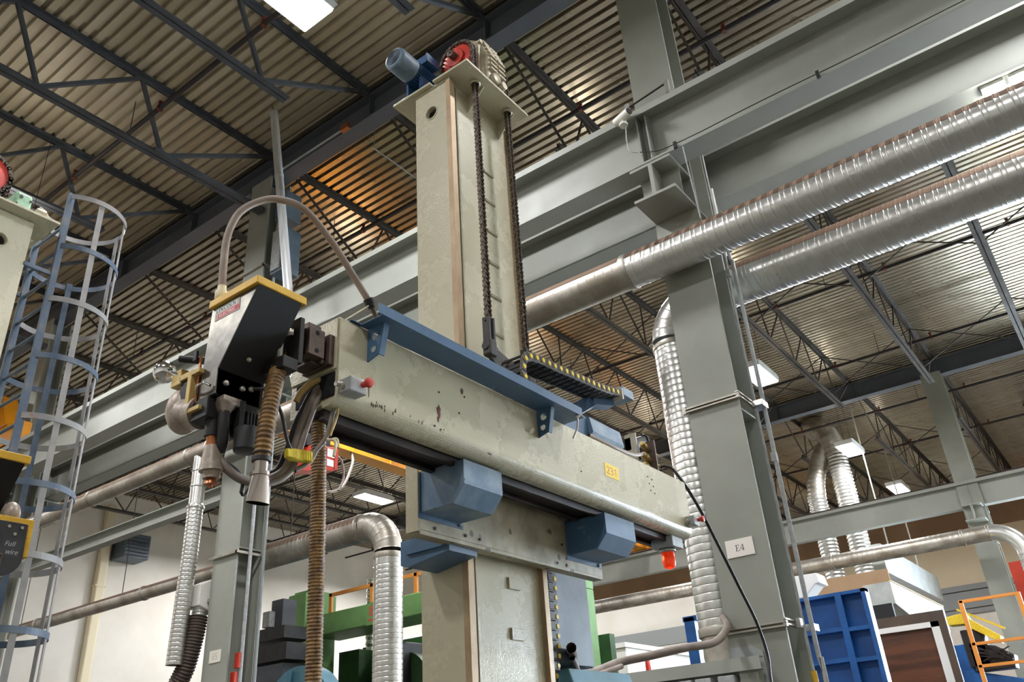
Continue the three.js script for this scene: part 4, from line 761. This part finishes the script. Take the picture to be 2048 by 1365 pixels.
{
  const t = thing('head_cables', 'bundle of grey cables looping from the boom port down to the torch', 'cables');
  const go = (dx, dy, dz, m, r) => mesh('cable', tube([[2.42, 3.25 + dy * 0.3, -2.74 + dz], [2.35, 3.262, -2.72 + dz], [2.3 + dx, 3.235 + dy, -2.71 + dz], [2.26 + dx, 3.143 + dy, -2.72 + dz], [2.236 + dx, 3.047, -2.74 + dz], [2.205 + dx, 2.917, -2.75 + dz], [2.165 + dx, 2.82 - dy * 0.4, -2.75 + dz], [2.09 + dx, 2.765 - dy, -2.76 + dz], [2.004, 2.745 - dy, -2.78 + dz], [1.93, 2.785 - dy, -2.81 + dz], [1.89, 2.86, -2.85]], r, 90, 10), m, t);
  go(0, 0, 0, M.cable, 0.019); go(0.02, 0.012, 0.02, M.cable, 0.014); go(-0.018, -0.015, -0.02, M.rubber, 0.014);
  mesh('cable', tube([[2.4, 3.24, -2.66], [2.37, 3.2, -2.65], [2.345, 3.12, -2.655], [2.325, 3.0, -2.67], [2.29, 2.93, -2.69], [2.26, 2.87, -2.7], [2.2, 2.82, -2.72]], 0.011, 50, 8), M.cable, t);
  mesh('cable', tube([[2.39, 3.235, -2.655], [2.362, 3.17, -2.64], [2.352, 3.09, -2.64], [2.335, 3.0, -2.66]], 0.006, 40, 6), M.paleYellow, t);
  mesh('tie_tail', [tube([[2.32, 2.98, -2.665], [2.35, 2.97, -2.64], [2.345, 2.9, -2.64]], 0.007, 16, 6), tube([[2.335, 2.98, -2.65], [2.36, 2.985, -2.64], [2.37, 2.95, -2.64]], 0.006, 16, 6)], M.pipeBeige, t, 'pale tape tails');
  mesh('wrap', tube([[2.41, 3.27, -2.7], [2.34, 3.275, -2.7], [2.28, 3.27, -2.71], [2.23, 3.21, -2.74], [2.215, 3.16, -2.76]], 0.016, 40, 8), M.paleYellow, t, 'frayed tan sleeve');
}
solo('signal_wire', 'thin dark cord from the hopper bolt down to the yellow connector', 'cord', tube([[1.995, 3.155, -2.77], [2.02, 3.13, -2.7], [2.06, 3.03, -2.66], [2.1, 2.92, -2.66], [2.15, 2.875, -2.68]], 0.008, 50, 8), M.plastic);
solo('loose_wire', 'loose black cord end dangling below the cable loop', 'cord', [tube([[1.9, 2.85, -2.86], [1.96, 2.79, -2.8], [1.985, 2.74, -2.78], [1.985, 2.69, -2.78]], 0.008, 30, 8), tube([[1.985, 2.69, -2.78], [2.0, 2.685, -2.78], [2.025, 2.74, -2.76]], 0.006, 16, 6)], M.rubber);
{ const t = thing('cable_connector', 'bright yellow connector block on the grey cables', 'connector');
  mesh('block', [rb(-0.055, 0.055, -0.024, 0.024, -0.02, 0.02, 0.006).rotateZ(0.12).translate(2.2, 2.878, -2.69), rb(-0.06, 0.0, -0.02, 0.02, 0.0, 0.028, 0.006).rotateZ(0.12).translate(2.17, 2.872, -2.69)], M.tagYellow, t);
  mesh('rib', [0, 1, 2, 3].map((i) => rb(-0.004, 0.004, -0.022, 0.022, 0, 0.024, 0.002).rotateZ(0.12).translate(2.205 + i * 0.012, 2.878 + i * 0.0015, -2.69)), M.tagYellow, t); }
{ const t = thing('flux_pipe', 'grey arched conduit from the hopper lid over to the boom top', 'conduit');
  mesh('conduit', tube([[1.838, 3.63, -2.856], [1.833, 3.756, -2.858], [1.836, 3.923, -2.856], [1.872, 4.062, -2.835], [1.945, 4.146, -2.789], [2.023, 4.175, -2.74], [2.127, 4.14, -2.675], [2.277, 4.009, -2.64], [2.4, 3.87, -2.62], [2.5, 3.746, -2.6]], 0.0175, 120, 14), M.hose, t);
  mesh('rod', rod([2.5, 3.746, -2.6], [2.62, 3.575, -2.6], 0.012, 10), M.bronze, t, 'thin dark rod');
  mesh('gland', [rod([2.492, 3.757, -2.6], [2.512, 3.728, -2.6], 0.027, 12), rod([2.512, 3.728, -2.6], [2.522, 3.714, -2.6], 0.02, 12)], M.dark, t);
  mesh('stay_strip', bar([2.512, 3.735, -2.59], [2.35, 3.575, -2.66], 0.014, 0.004), M.pipeBeige, t, 'pale stay strip'); }

// ---------------------------------------------------------------- second manipulator at the left edge
{
  const t = thing('manipulator_mast', 'second beige box mast cut off by the left edge, with round hole', 'mast');
  const a = 2.1, b = 2.617, hr = 0.062;
  mesh('mast_body', [prism('z', [[a, 0.1], [b, 0.1], [b, 6.57], [a, 6.57]], -7.312, -7.3, { holes: [[2.365, 6.262, hr]] }), bx(a, a + 0.012, 0.1, 6.57, -8.1, -7.312), bx(b - 0.012, b, 0.1, 6.57, -8.1, -7.312), bx(a, b, 0.1, 6.57, -8.112, -8.1)], M.beige, t);
  mesh('hole_ring', along(lathe([[hr - 0.004, 0.03], [hr - 0.004, -0.012], [hr + 0.016, -0.012], [hr + 0.018, 0]], 32).rotateX(Math.PI), 'z').translate(2.365, 6.262, -7.3), M.beige, t);
  mesh('top_plate', rb(1.8, 2.79, 6.58, 6.605, -8.3, -7.155, 0.003), M.beige, t);
  mesh('gusset', prism('z', [[b, 6.58], [2.76, 6.58], [b, 6.42]], -7.6, -7.585), M.beige, t);
  mesh('bracket', [prism('z', [[2.6, 6.605], [2.79, 6.605], [2.72, 6.63], [2.66, 6.7], [2.6, 6.72]], -7.23, -7.21, { bevel: 0.003 }), rod([2.58, 6.66, -7.22], [2.66, 6.66, -7.22], 0.035, 14)], M.gear, t);
  mesh('base_plate', rb(1.8, 2.9, 0, 0.1, -8.4, -7.0), M.grime, t);
}
{ const t = thing('chain_sprocket', 'red sprocket disc with chain on the second mast, at the left edge', 'sprocket');
  const c = [2.13, 6.97], R = 0.22;
  mesh('disc', along(lathe([[0.001, -0.015], [R - 0.02, -0.015], [R - 0.02, 0.015], [0.001, 0.015]], 44), 'z').translate(c[0], c[1], -7.4), M.red, t);
  mesh('hub', rod([c[0], c[1], -7.4], [c[0], c[1], -7.33], 0.06, 24), M.red, t);
  const lg = ready(linkA.clone().rotateY(Math.PI / 2));
  for (let i = 0; i < 26; i++) { const q = i / 26 * Math.PI * 2; const o = mesh('chain_link', lg, M.chain, t); o.position.set(c[0] + Math.cos(q) * R, c[1] + Math.sin(q) * R, -7.4); o.rotation.z = q; o.scale.setScalar(1.35); }
  for (let i = 0; i < 8; i++) { const o = mesh('chain_link', lg, M.chain, t); o.position.set(c[0] + R - 0.002 * i, c[1] - i * 0.05, -7.4); o.scale.setScalar(1.35); }
  mesh('bearing_foot', bx(c[0] - 0.05, c[0] + 0.05, 6.6, c[1], -7.5, -7.44), M.mint, t); }
{ const t = thing('gearbox', 'mint green gearbox beside the red sprocket on the second mast', 'gearbox');
  mesh('housing', [rb(2.42, 2.58, 6.605, 6.9, -7.6, -7.36, 0.03, 3), rb(2.0, 2.33, 6.605, 6.84, -7.75, -7.45, 0.03, 3)], M.mint, t);
  mesh('oil_stain', [rod([2.47, 6.84, -7.361], [2.47, 6.84, -7.356], 0.018, 12), rod([2.56, 6.83, -7.361], [2.56, 6.83, -7.356], 0.012, 12)], M.dark, t);
  mesh('cable', tube([[2.44, 6.75, -7.35], [2.47, 6.67, -7.33], [2.54, 6.63, -7.33], [2.58, 6.68, -7.33], [2.6, 6.62, -7.3]], 0.012, 30, 8), M.rubber, t); }
{ const t = thing('access_ladder', 'caged access ladder of worn blue steel beside the second mast', 'ladder');
  const xr = 2.87, zs = [-7.3, -7.88];
  for (const z of zs) mesh('rail', rb(xr - 0.012, xr + 0.05, 0.05, z === zs[0] ? 7.08 : 6.8, z - 0.02, z + 0.02, 0.004), M.cageBlue, t);
  for (let y = 0.4; y < 6.9; y += 0.3) mesh('rung', rod([xr + 0.02, y, zs[0]], [xr + 0.02, y, zs[1]], 0.016, 10), M.cageBlue, t);
  for (const y of [6.12, 4.3, 2.4]) for (const z of zs) mesh('standoff', rb(2.61, xr, y - 0.02, y + 0.02, z - 0.02, z + 0.012, 0.003), M.cageBlue, t);
  const cx = 3.165, cz = -7.59, R = 0.42, A0 = Math.atan2(0.29, xr - cx), n = 48;
  for (let i = 0; i < 10; i++) {
    const y = 7.045 - i * 0.595, pts = arc(n, (u) => { const a = A0 - u * 2 * A0; return [cx + R * Math.cos(a), cz + R * Math.sin(a)]; });
    const inn = pts.map(([x, z]) => [cx + (x - cx) * (1 - 0.008 / R), cz + (z - cz) * (1 - 0.008 / R)]).reverse();
    mesh('hoop', prism('y', pts.concat(inn), y - 0.028, y + 0.028), i < 1 ? M.cageGrey : i % 2 ? M.cageBlue : M.cageGrey, t);
  }
  for (const [d, top] of [[-66, 6.5], [-6, 7.07], [40, 7.07], [92, 7.07]]) { const a = d / 180 * Math.PI; mesh('strap', bx(-0.004, 0.004, 1.5, top, -0.027, 0.027).rotateY(-a).translate(cx + (R - 0.012) * Math.cos(a), 0, cz + (R - 0.012) * Math.sin(a)), d < -60 ? M.cageBlue : M.cageGrey, t); }
}
{ const h = hop.clone(); h.name = numbered('flux_hopper'); h.position.set(-0.44, -0.5, -1.35); scene.add(h);
  h.remove(h.children.find((c) => c.name === 'badge'));
  h.userData = { label: 'second black flux hopper with yellow lid, cut by the left edge', category: 'hopper' }; }
{ const t = thing('wire_feeder', 'dark rounded plate with chalk lettering and yellow frame at the left edge', 'wire feeder');
  const Zf = -3.9, r = 0.09, x1 = 1.672, y1 = 2.742, y0 = 2.505;
  mesh('plate', prism('z', [[1.35, y1], [x1, y1], [x1 + 0.008, y0 + r], ...arc(6, (u) => [x1 + 0.008 - r + r * Math.cos(u * Math.PI / 2), y0 + r - r * Math.sin(u * Math.PI / 2)]), [1.35, y0 - 0.01]], Zf, Zf + 0.012, { bevel: 0.002 }), M.blackSatin, t);
  mesh('frame', [prism('z', [[1.3, 2.742], [1.682, 2.742], [1.682, 2.6], [1.706, 2.6], [1.706, 2.77], [1.3, 2.77]], Zf - 0.05, Zf - 0.005, { bevel: 0.003 })], M.yellow, t, 'yellow frame');
  mesh('bolt', [[1.595, 2.72], [1.65, 2.722], [1.625, 2.69]].map(([x, y]) => rod([x, y, Zf + 0.011], [x, y, Zf + 0.016], 0.007, 10)), M.bolt, t);
  mesh('handle', [rb(1.57, 1.588, 2.5, 2.59, Zf + 0.012, Zf + 0.03, 0.003), rb(1.5, 1.588, 2.58, 2.596, Zf + 0.012, Zf + 0.03, 0.003)], M.bronze, t);
  mesh('support', [bx(1.3, 1.6, 2.56, 2.72, -4.35, Zf - 0.05), bx(1.36, 1.6, 2.7, 3.0, -4.3, -4.26)], M.dark, t);
  mesh('duct_stub', new THREE.SphereGeometry(0.05, 20, 14).scale(0.8, 1.2, 1).translate(1.63, 2.8, -3.99), M.nozzle, t);
  decal('lettering', 0.085, 0.08, lettering(0.085, 0.08, 256, (g, w, h) => { g.fillStyle = '#343538'; g.fillRect(0, 0, w, h); g.fillStyle = '#b9bab6'; g.font = 'italic 84px sans-serif'; g.textAlign = 'center'; g.fillText('Full', w * 0.42, h * 0.4); g.fillText('wire', w * 0.58, h * 0.84); }), t, [1.62, 2.628, Zf + 0.0125]);
}
{ const t = thing('boom', 'second beige boom mostly outside the left edge behind the dark feeder plate', 'boom');
  mesh('body', rb(1.15, 1.5, 2.52, 2.95, -8.2, -4.35, 0.03), M.beige, t);
  mesh('carriage', rb(1.5, 2.1, 2.4, 3.1, -8.0, -7.4, 0.01), M.grime, t); }

// ---------------------------------------------------------------- cranes
{ const t = thing('bridge_crane', 'orange bridge crane girder spanning the middle bay behind the boom', 'crane');
  mesh('girder', [bx(9.0, 28.5, 8.95, 9.75, -14.42, -14.405), bx(9.0, 28.5, 8.95, 9.75, -14.72, -14.705), bx(9.0, 28.5, 8.93, 8.95, -14.78, -14.34), bx(9.0, 28.5, 9.75, 9.78, -14.78, -14.34)], M.crane, t);
  for (const x of [8.89, 28.62]) mesh('end_truck', [prism('z', [[x - 0.16, 8.95], [x + 0.16, 8.95], [x + 0.16, 9.4], [x - 0.16, 9.4]], -15.6, -13.4, { bevel: 0.02 }), prism('x', [[-13.9, 9.4], [-15.2, 9.4], [-14.9, 9.7], [-14.3, 9.7]], x - 0.15, x + 0.15)], M.crane, t);
  mesh('wheel', [8.89, 28.62].flatMap((x) => [-15.3, -13.7].map((z) => rod([x - 0.05, 8.93 + 0.13, z], [x + 0.05, 8.93 + 0.13, z], 0.13, 20))), M.darkRail, t);
  mesh('stiffener', Array.from({ length: 15 }, (_, i) => bx(9.5 + i * 1.3, 9.508 + i * 1.3, 8.95, 9.75, -14.41, -14.36)), M.crane, t); }
{ const t = thing('crane_hoist', 'red hoist box with white label under the orange crane girder', 'hoist');
  mesh('box', [prism('z', [[11.35, 7.88], [12.46, 8.14], [12.46, 8.7], [11.75, 8.6]].map((p) => p), -14.35, -13.95, { bevel: 0.02 }), bx(12.4, 12.5, 8.15, 8.68, -14.0, -13.93)], M.hoistRed, t);
  mesh('label_plate', [bx(12.18, 12.4, 8.42, 8.62, -13.95, -13.935), bx(12.18, 12.38, 8.2, 8.36, -13.95, -13.935)], M.whiteBright, t, 'white label plates');
  mesh('trolley', [bx(11.7, 12.4, 8.62, 8.94, -14.5, -14.1)], M.dark, t);
  mesh('cable', [tube([[12.45, 8.6, -14.1], [12.75, 8.5, -14.1], [12.85, 8.1, -14.1], [12.7, 7.75, -14.1]], 0.03, 30, 8), tube([[12.2, 8.1, -14.2], [12.4, 7.7, -14.2], [12.9, 7.9, -14.2], [13.3, 8.6, -14.3], [13.35, 8.93, -14.4]], 0.035, 40, 8)], M.cable, t); }
{ const t = thing('bridge_crane', 'orange crane end truck on the nearest runway beam at the far left', 'crane');
  mesh('end_truck', [prism('z', [[7.45, 8.95], [7.77, 8.95], [7.77, 9.45], [7.45, 9.45]], -21.4, -18.9, { bevel: 0.03 }), prism('x', [[-19.4, 9.45], [-21.2, 9.45], [-20.9, 10.3], [-19.9, 10.3]], 7.4, 7.75, { bevel: 0.03 })], M.crane, t);
  mesh('girder', [bx(-13, 7.7, 9.5, 10.4, -20.7, -20.1)], M.crane, t);
  mesh('wheel', [-21.1, -19.2].map((z) => rod([7.56, 9.06, z], [7.66, 9.06, z], 0.13, 20)), M.darkRail, t);
  mesh('cable_rail', [0, 1, 2].map((i) => rod([-13, 10.55 + i * 0.14, -19.9 + i * 0.05], [7.5, 10.55 + i * 0.14, -19.9 + i * 0.05], 0.035, 8)), M.galv, t, 'bright conductor rails'); }

// ---------------------------------------------------------------- lower background, left
{ const t = thing('wall_pilaster', 'tall cream pilaster pipe on the white back wall, lower left', 'pilaster');
  mesh('post', rb(17.05, 17.45, 0, 12.6, -32.98, -32.7, 0.08, 3), M.pipeBeige, t);
  mesh('band', [bx(17.02, 17.48, 9.3, 9.36, -32.99, -32.68), bx(17.02, 17.48, 5.5, 5.56, -32.99, -32.68)], M.pipeBeige, t); }
{ const t = thing('unit_heater', 'dark grey unit heater hung high on the back wall', 'heater');
  mesh('case', rb(17.6, 18.7, 10.4, 11.4, -32.995, -32, 0.04), M.slate, t);
  mesh('louver', [0, 1, 2, 3, 4, 5].map((i) => bx(17.7, 18.6, 10.5 + i * 0.14, 10.52 + i * 0.14, -32.0, -31.9)), M.girder, t); }
{ const t = thing('gantry_press', 'green gantry machine with red digits behind the hanging brown hose', 'machine');
  mesh('cross_beam', [prism('x', [[-16.4, 4.9], [-16.4, 5.38], [-8.9, 5.38], [-8.9, 4.9]], 14, 15, { bevel: 0.02 })], M.green, t);
  mesh('post', [rb(13.8, 14.8, 0, 5.95, -17.0, -16.35, 0.03), rb(14, 15, 0, 4.9, -9.6, -8.9, 0.03)], M.green, t);
  mesh('back_panel', [bx(15.6, 15.8, 0, 4.75, -16.2, -13.6), bx(15.6, 15.8, 0, 4.1, -13.6, -9), bx(14.9, 15.6, 0, 4.6, -16.3, -15.6)], M.greenDark, t);
  mesh('ram', [rb(14.4, 15.2, 2.6, 4.5, -14.6, -13.7, 0.05), rod([14.6, 4.2, -14.2], [14.6, 4.9, -14.2], 0.25, 20)], M.dark, t);
  mesh('drum', [rod([14.7, 3.6, -13.9], [15.4, 3.6, -13.9], 0.7, 30)], M.greenDark, t);
  mesh('top_fitting', [bx(13.95, 14.6, 5.95, 6.03, -16.95, -16.4)], M.green, t);
  decal('lettering', 0.32, 0.5, lettering(0.32, 0.5, 256, (g, w, h) => { g.fillStyle = '#6fa05a'; g.fillRect(0, 0, w, h); g.fillStyle = '#cf5a4c'; g.font = 'bold 250px sans-serif'; g.textAlign = 'center'; g.fillText('8', w * 0.5, h * 0.6); g.fillRect(w * 0.2, h * 0.74, w * 0.6, h * 0.1); }), t, [13.985, 5.14, -14.28], -Math.PI / 2); }
{ const t = thing('guard_rail', 'orange guard rail on top of the green machine', 'railing');
  for (const z of [-15.8, -14.4, -13.0, -11.6]) mesh('post', rb(14.1, 14.16, 5.38, 5.86, z - 0.05, z + 0.05, 0.004), M.orange, t);
  mesh('rail', [bx(14.1, 14.16, 5.78, 5.86, -15.85, -11.5)], M.orange, t); }
{ const t = thing('drop_duct', 'two thin bright ducts dropping behind the orange guard rail', 'duct');
  for (const z of [-15.9, -15.1]) mesh('pipe', sweep(line([15.6, 6.4, z], [15.6, 4.2, z]), 200, 20, corrug(0.14, 0.16, 0.012)), M.flex, t); }
{ const t = thing('machine_column', 'dark steel press column with ducts behind the green machine post', 'machine');
  mesh('post', [rb(12.4, 12.8, 4.85, 5.5, -15.85, -15.45, 0.02), bx(12.3, 13, 0, 4.1, -16.6, -15.2)], M.girder, t);
  mesh('shelf', [bx(12.2, 13.2, 4.15, 4.5, -16.8, -15.0), bx(12.2, 13, 4.6, 4.86, -16.5, -15.1), bx(12.1, 13, 3.6, 3.66, -16.9, -15.2)], M.dark, t);
  mesh('box', rb(12.25, 12.45, 4.9, 5.25, -15.95, -15.7, 0.02), M.greyBox, t); }
{ const t = thing('turntable', 'teal round table edge at the very bottom behind the brown hose', 'table');
  mesh('disc', [rod([10.8, 2.75, -12.9], [11.15, 2.75, -12.9], 0.93, 48)], M.teal, t);
  mesh('rib', [bx(10.72, 10.8, 2.75, 3.6, -13.12, -13.04), bx(10.72, 10.8, 2.75, 3.5, -12.5, -12.44)], M.teal, t);
  mesh('pedestal', rb(10.85, 11.6, 0, 2.5, -13.3, -12.5, 0.03), M.teal, t); }

// ---------------------------------------------------------------- lower background, right
{ const t = thing('control_cabinet', 'flat blue grey cabinet hanging behind the lower mast', 'cabinet');
  mesh('case', rb(4.84, 5.275, 2.235, 2.86, -3.5, -3.2, 0.006), M.slate, t);
  mesh('door', rb(4.845, 5.27, 2.24, 2.855, -3.2, -3.185, 0.004), M.slate, t);
  mesh('bracket', [bx(4.585, 4.86, 2.75, 2.8, -3.35, -3.3), bx(4.585, 4.86, 2.3, 2.35, -3.35, -3.3)], M.slate, t);
  mesh('lower_case', prism('x', [[-3.5, 2.2], [-3.1, 2.2], [-3.05, 2.05], [-3.05, 1.4], [-3.5, 1.4]], 4.8, 5.6, { bevel: 0.01 }), M.teal, t, 'teal lower housing'); }
{ const t = thing('cable_chain', 'upright energy chain with yellow dots along the lower mast', 'cable chain');
  const cross = ready([rb(-0.11, -0.03, -0.03, 0.03, -0.02, 0.02, 0.004), bx(-0.1, -0.06, -0.02, 0.02, 0.02, 0.03)]), side = ready(rb(-0.03, 0.02, -0.035, 0.035, -0.012, 0.012, 0.006)), dot = ready(rod([0.0, 0, 0.012], [0.0, 0, 0.018], 0.016, 14)), dm = flat(0xe3c63b, 0.5);
  for (let i = 0; i < 24; i++) { const y = 2.84 - i * 0.062, x = 4.84 - 0.02 * Math.min(1, i / 8) - (i > 8 ? Math.min(0.12, (i - 8) ** 2 * 0.006) : 0);
    const g = new THREE.Group(); g.name = 'link'; g.position.set(x - 0.02, y, -3.17); t.add(g);
    mesh('crossbar', cross, M.dark, g); mesh('side_plate', side, M.plastic, g); mesh('pivot_dot', dot, dm, g, 'yellow pivot dot'); } }
solo('cable_sleeve', 'thick grey cable sleeve sagging from the mast across to the column base', 'cable', [
  tube([[4.86, 2.33, -3.1], [5.3, 2.25, -3.35], [5.9, 2.28, -3.6], [6.5, 2.4, -3.68], [6.7, 2.44, -3.5], [7.0, 2.5, -3.3], [7.4, 2.56, -3.2], [7.8, 2.72, -3.22], [7.99, 2.85, -3.32]], 0.035, 90, 10),
  tube([[4.86, 2.27, -3.1], [5.3, 2.2, -3.32], [5.85, 2.25, -3.55], [6.45, 2.36, -3.64]], 0.022, 50, 8)], M.cable);
{ const t = thing('platform_beam', 'grey channel beam at the bottom edge welded to the big column', 'beam');
  mesh('channel', prism('z', [[7.82, 2.335], [7.92, 2.335], [7.92, 2.345], [7.83, 2.345], [7.83, 2.44], [7.92, 2.44], [7.92, 2.45], [7.82, 2.45]], -6.2, -2.97), M.steelLit, t);
  mesh('gusset_plate', prism('x', [[-3.3, 1.9], [-3.3, 2.56], [-3.08, 2.56], [-2.99, 2.5], [-2.96, 1.9]], 7.985, 7.999), M.girt, t);
  mesh('end_stub', [bx(7.85, 7.985, 2.2, 2.34, -3.2, -3.02)], M.steel, t); }
{ const t = thing('outlet_boxes', 'row of pale electrical boxes under the bottom edge beam', 'box');
  for (const z of [-3.32, -3.55, -3.75, -3.95]) mesh('box', rb(7.8, 7.92, 2.1, 2.31, z - 0.08, z + 0.08, 0.006), M.greyBox, t);
  mesh('strut', bx(7.92, 7.98, 2.0, 2.34, -4.1, -3.2), M.steel, t); }
{ const t = thing('storage_rack', 'royal blue ribbed steel rack standing right of the big column', 'rack');
  const x = 14, zl = -4.75, zr = -3.42, y1 = 3.88;
  mesh('back_plate', bx(x + 0.2, x + 0.22, 0, y1, zl, zr), M.royal, t);
  mesh('edge_flange', [bx(x, x + 0.2, 0, y1, zr - 0.07, zr), bx(x, x + 0.2, 0, y1, zl, zl + 0.05), bx(x, x + 0.2, y1 - 0.05, y1, zl, zr)], M.royal, t);
  mesh('mullion', [bx(x, x + 0.2, 0, y1, -3.87, -3.82), bx(x - 0.01, x + 0.0, 0, y1, -3.9, -3.8)], M.royal, t);
  for (const y of [3.33, 2.88, 2.4, 1.9, 1.4, 0.9]) { mesh('rib', bx(x, x + 0.2, y - 0.03, y + 0.03, zl, -3.87), M.royal, t); mesh('rib', bx(x, x + 0.2, y - 0.05, y + 0.01, -3.82, zr - 0.07), M.royal, t); } }
solo('steel_post', 'narrow dark blue post seen left of the ribbed drop duct', 'post', [bx(13, 13.2, 0, 3.72, -6.08, -5.9), bx(13, 13.3, 3.66, 3.74, -6.1, -5.85)], M.royal);
{ const t = thing('hood_duct', 'square galvanized duct box above the brown booth, right of the blue rack', 'duct');
  mesh('box', prism('z', [[21.8, 4.68], [21.8, 5.2], [27.6, 5.2], [27.6, 4.5], [23.2, 4.5]], -5.36, -4.7, { bevel: 0.01 }), M.sheet, t);
  mesh('seam_edge', bx(21.8, 27.6, 5.2, 5.225, -4.73, -4.68), M.paleYellow, t);
  mesh('support', bx(26.8, 27, 0, 4.5, -5.2, -5), M.steel, t); }
{ const t = thing('square_duct', 'narrow grey square duct running away under the distant silver duct', 'duct');
  mesh('box', rb(28, 36, 6.5, 7.4, -6.41, -6.03, 0.02), M.sheet, t);
  mesh('hanger', [bx(30, 30.04, 7.4, 13.1, -6.24, -6.2), bx(34, 34.04, 7.4, 13.1, -6.24, -6.2)], M.steel, t); }
{ const t = thing('spray_booth', 'brown booth wall with white framed wooden opening at lower right', 'booth');
  const x = 20.3;
  mesh('panel', [bx(x, x + 0.1, 0, 4.2, -3.68, -3.49), bx(x, x + 0.1, 3.98, 4.2, -6.5, -3.68), bx(x + 0.1, x + 0.6, 4.1, 4.2, -6.5, -3.6)], worn(0x5d4d3f, 0x4c3f34, { size: 2, sd: 75, rough: 0.7 }), t);
  mesh('frame', [bx(x - 0.02, x + 0.08, 3.88, 3.99, -6.5, -3.64), bx(x - 0.02, x + 0.08, 0, 3.99, -3.8, -3.64)], M.whiteBright, t, 'white opening frame');
  mesh('curtain', bx(x + 0.06, x + 0.09, 0, 3.9, -6.5, -3.75), M.wood, t, 'brown wood grained panel');
  mesh('interior', bx(x + 1.3, x + 1.4, 3.9, 4.68, -6.5, -4.75), M.black, t); }
solo('partition', 'flat brown enclosure wall behind the duct hood', 'wall panel', bx(26, 26.1, 4.6, 6.25, -9.5, -5.6), M.wallTan);
{ const t = thing('storage_bin', 'bright white bin hung beside the conduits right of the column', 'bin');
  mesh('bin', prism('x', [[-5.2, 4.6], [-4.66, 4.59], [-4.63, 4.41], [-4.72, 4.4], [-4.95, 4.2], [-5.2, 4.18]], 15.9, 16.4, { bevel: 0.01 }), M.whiteBright, t); mesh('post', bx(16.1, 16.2, 0, 4.3, -5.1, -5.0), M.steel, t); }
{ const t = thing('stair_ladder', 'orange framed stair ladder at the lower right before the cream wall', 'ladder');
  const x = 24;
  mesh('rail', rb(x, x + 0.08, 0, 4.82, -3.72, -3.62, 0.006), M.orange, t);
  mesh('rail', rb(x, x + 0.08, 0, 4.82, -2.42, -2.32, 0.006), M.orange, t);
  for (const y of [4.79, 3.78, 3.27, 2.7, 2.2, 1.7]) mesh('rung', rb(x, x + 0.08, y - 0.035, y + 0.035, -3.7, -2.4, 0.005), M.orange, t); }
{ const t = thing('milling_machine', 'blue machine with yellow guard behind the orange ladder', 'machine');
  mesh('column', [rb(25, 25.6, 0, 3.9, -4.3, -3.9, 0.02), prism('x', [[-4.2, 2.9], [-4.2, 3.3], [-2.9, 2.95], [-2.9, 2.5]], 24.9, 25.5, { bevel: 0.02 })], M.royal, t);
  mesh('guard', [prism('x', [[-4.2, 4.35], [-4.2, 4.55], [-3.75, 4.6], [-3.7, 4.45], [-3.1, 3.95], [-3.15, 3.8], [-3.7, 4.2], [-3.75, 4.33]], 24.6, 25.1, { bevel: 0.01 }), bar([24.6, 4.7, -3.9], [24.6, 4.1, -2.95], 0.05, 0.05)], M.tagYellow, t, 'yellow guard');
  mesh('spindle', [rb(24.7, 25.4, 3.3, 4.2, -4.0, -3.5, 0.03), prism('x', [[-3.9, 3.2], [-3.9, 3.9], [-3.3, 3.75], [-2.95, 3.5], [-3.0, 3.2]], 24.7, 25.3, { bevel: 0.03 }), ...Array.from({ length: 10 }, (_, i) => bar([24.65, 3.4 + rnd() * 0.5, -3.9 + rnd() * 0.4], [24.6, 3.3 + rnd() * 0.4, -3.2 + rnd() * 0.3], 0.03, 0.03))], M.dark, t); }
solo('red_cabinet', 'red cabinet side at the right edge beside the distant column', 'cabinet', bx(30, 30.4, 0, 6.5, -2.95, -1.6), M.hoistRed);
{ const t = thing('paint_booth', 'white flat roofed cabin low in the gap right of the mast', 'cabin');
  mesh('cabin', rb(20, 26, 0, 4.4, -13.5, -11.1, 0.02), M.whiteBright, t);
  mesh('roof', [prism('y', [[19.9, -13.6], [19.9, -11.05], [26.1, -11.0], [26.1, -13.6]], 4.4, 4.52)], M.whiteBright, t);
  mesh('ledge', bx(19.8, 20, 3.8, 3.95, -13.5, -11.4), M.white, t); }
{ const t = thing('red_stand', 'red steel stand showing above the bottom edge beam', 'stand');
  mesh('leg', [prism('x', [[-8.55, 0], [-8.15, 0], [-8.42, 3.55], [-8.47, 3.55]], 16, 16.1), bx(16, 16.1, 0, 3.05, -7.6, -7.5), bx(16, 16.1, 2.4, 2.5, -8.5, -6.4), bx(16, 16.1, 0, 2.9, -6.6, -6.5)], M.red, t);
  mesh('tray', bx(16.2, 17.4, 2.7, 3.0, -8.3, -5.6), M.whiteBright, t); }
{ const t = thing('wall_girt', 'grey steel girt on posts low in the gap right of the mast', 'girt');
  mesh('girt', [bx(34, 34.2, 6.2, 6.75, -27, -12), bx(34, 34.2, 6.75, 6.86, -27, -12)], M.girt, t);
  mesh('post', [-26, -19.5, -13].map((z) => bx(34.2, 34.5, 0, 6.86, z - 0.15, z + 0.15)), M.girt, t); }
{ const t = thing('parapet_wall', 'pale interior partition wall beyond the distant runway, lit at one end', 'partition');
  mesh('panel', bx(35, 35.2, 0, 8.6, -30, -12), M.wall, t); mesh('cap', bx(34.9, 35.3, 8.6, 8.75, -30, -12), M.white, t); }

for (const o of scene.children) o.traverse((c) => { if (c.isLight && c.shadow) c.castShadow = !c.isRectAreaLight; });
renderer.render(scene, camera);
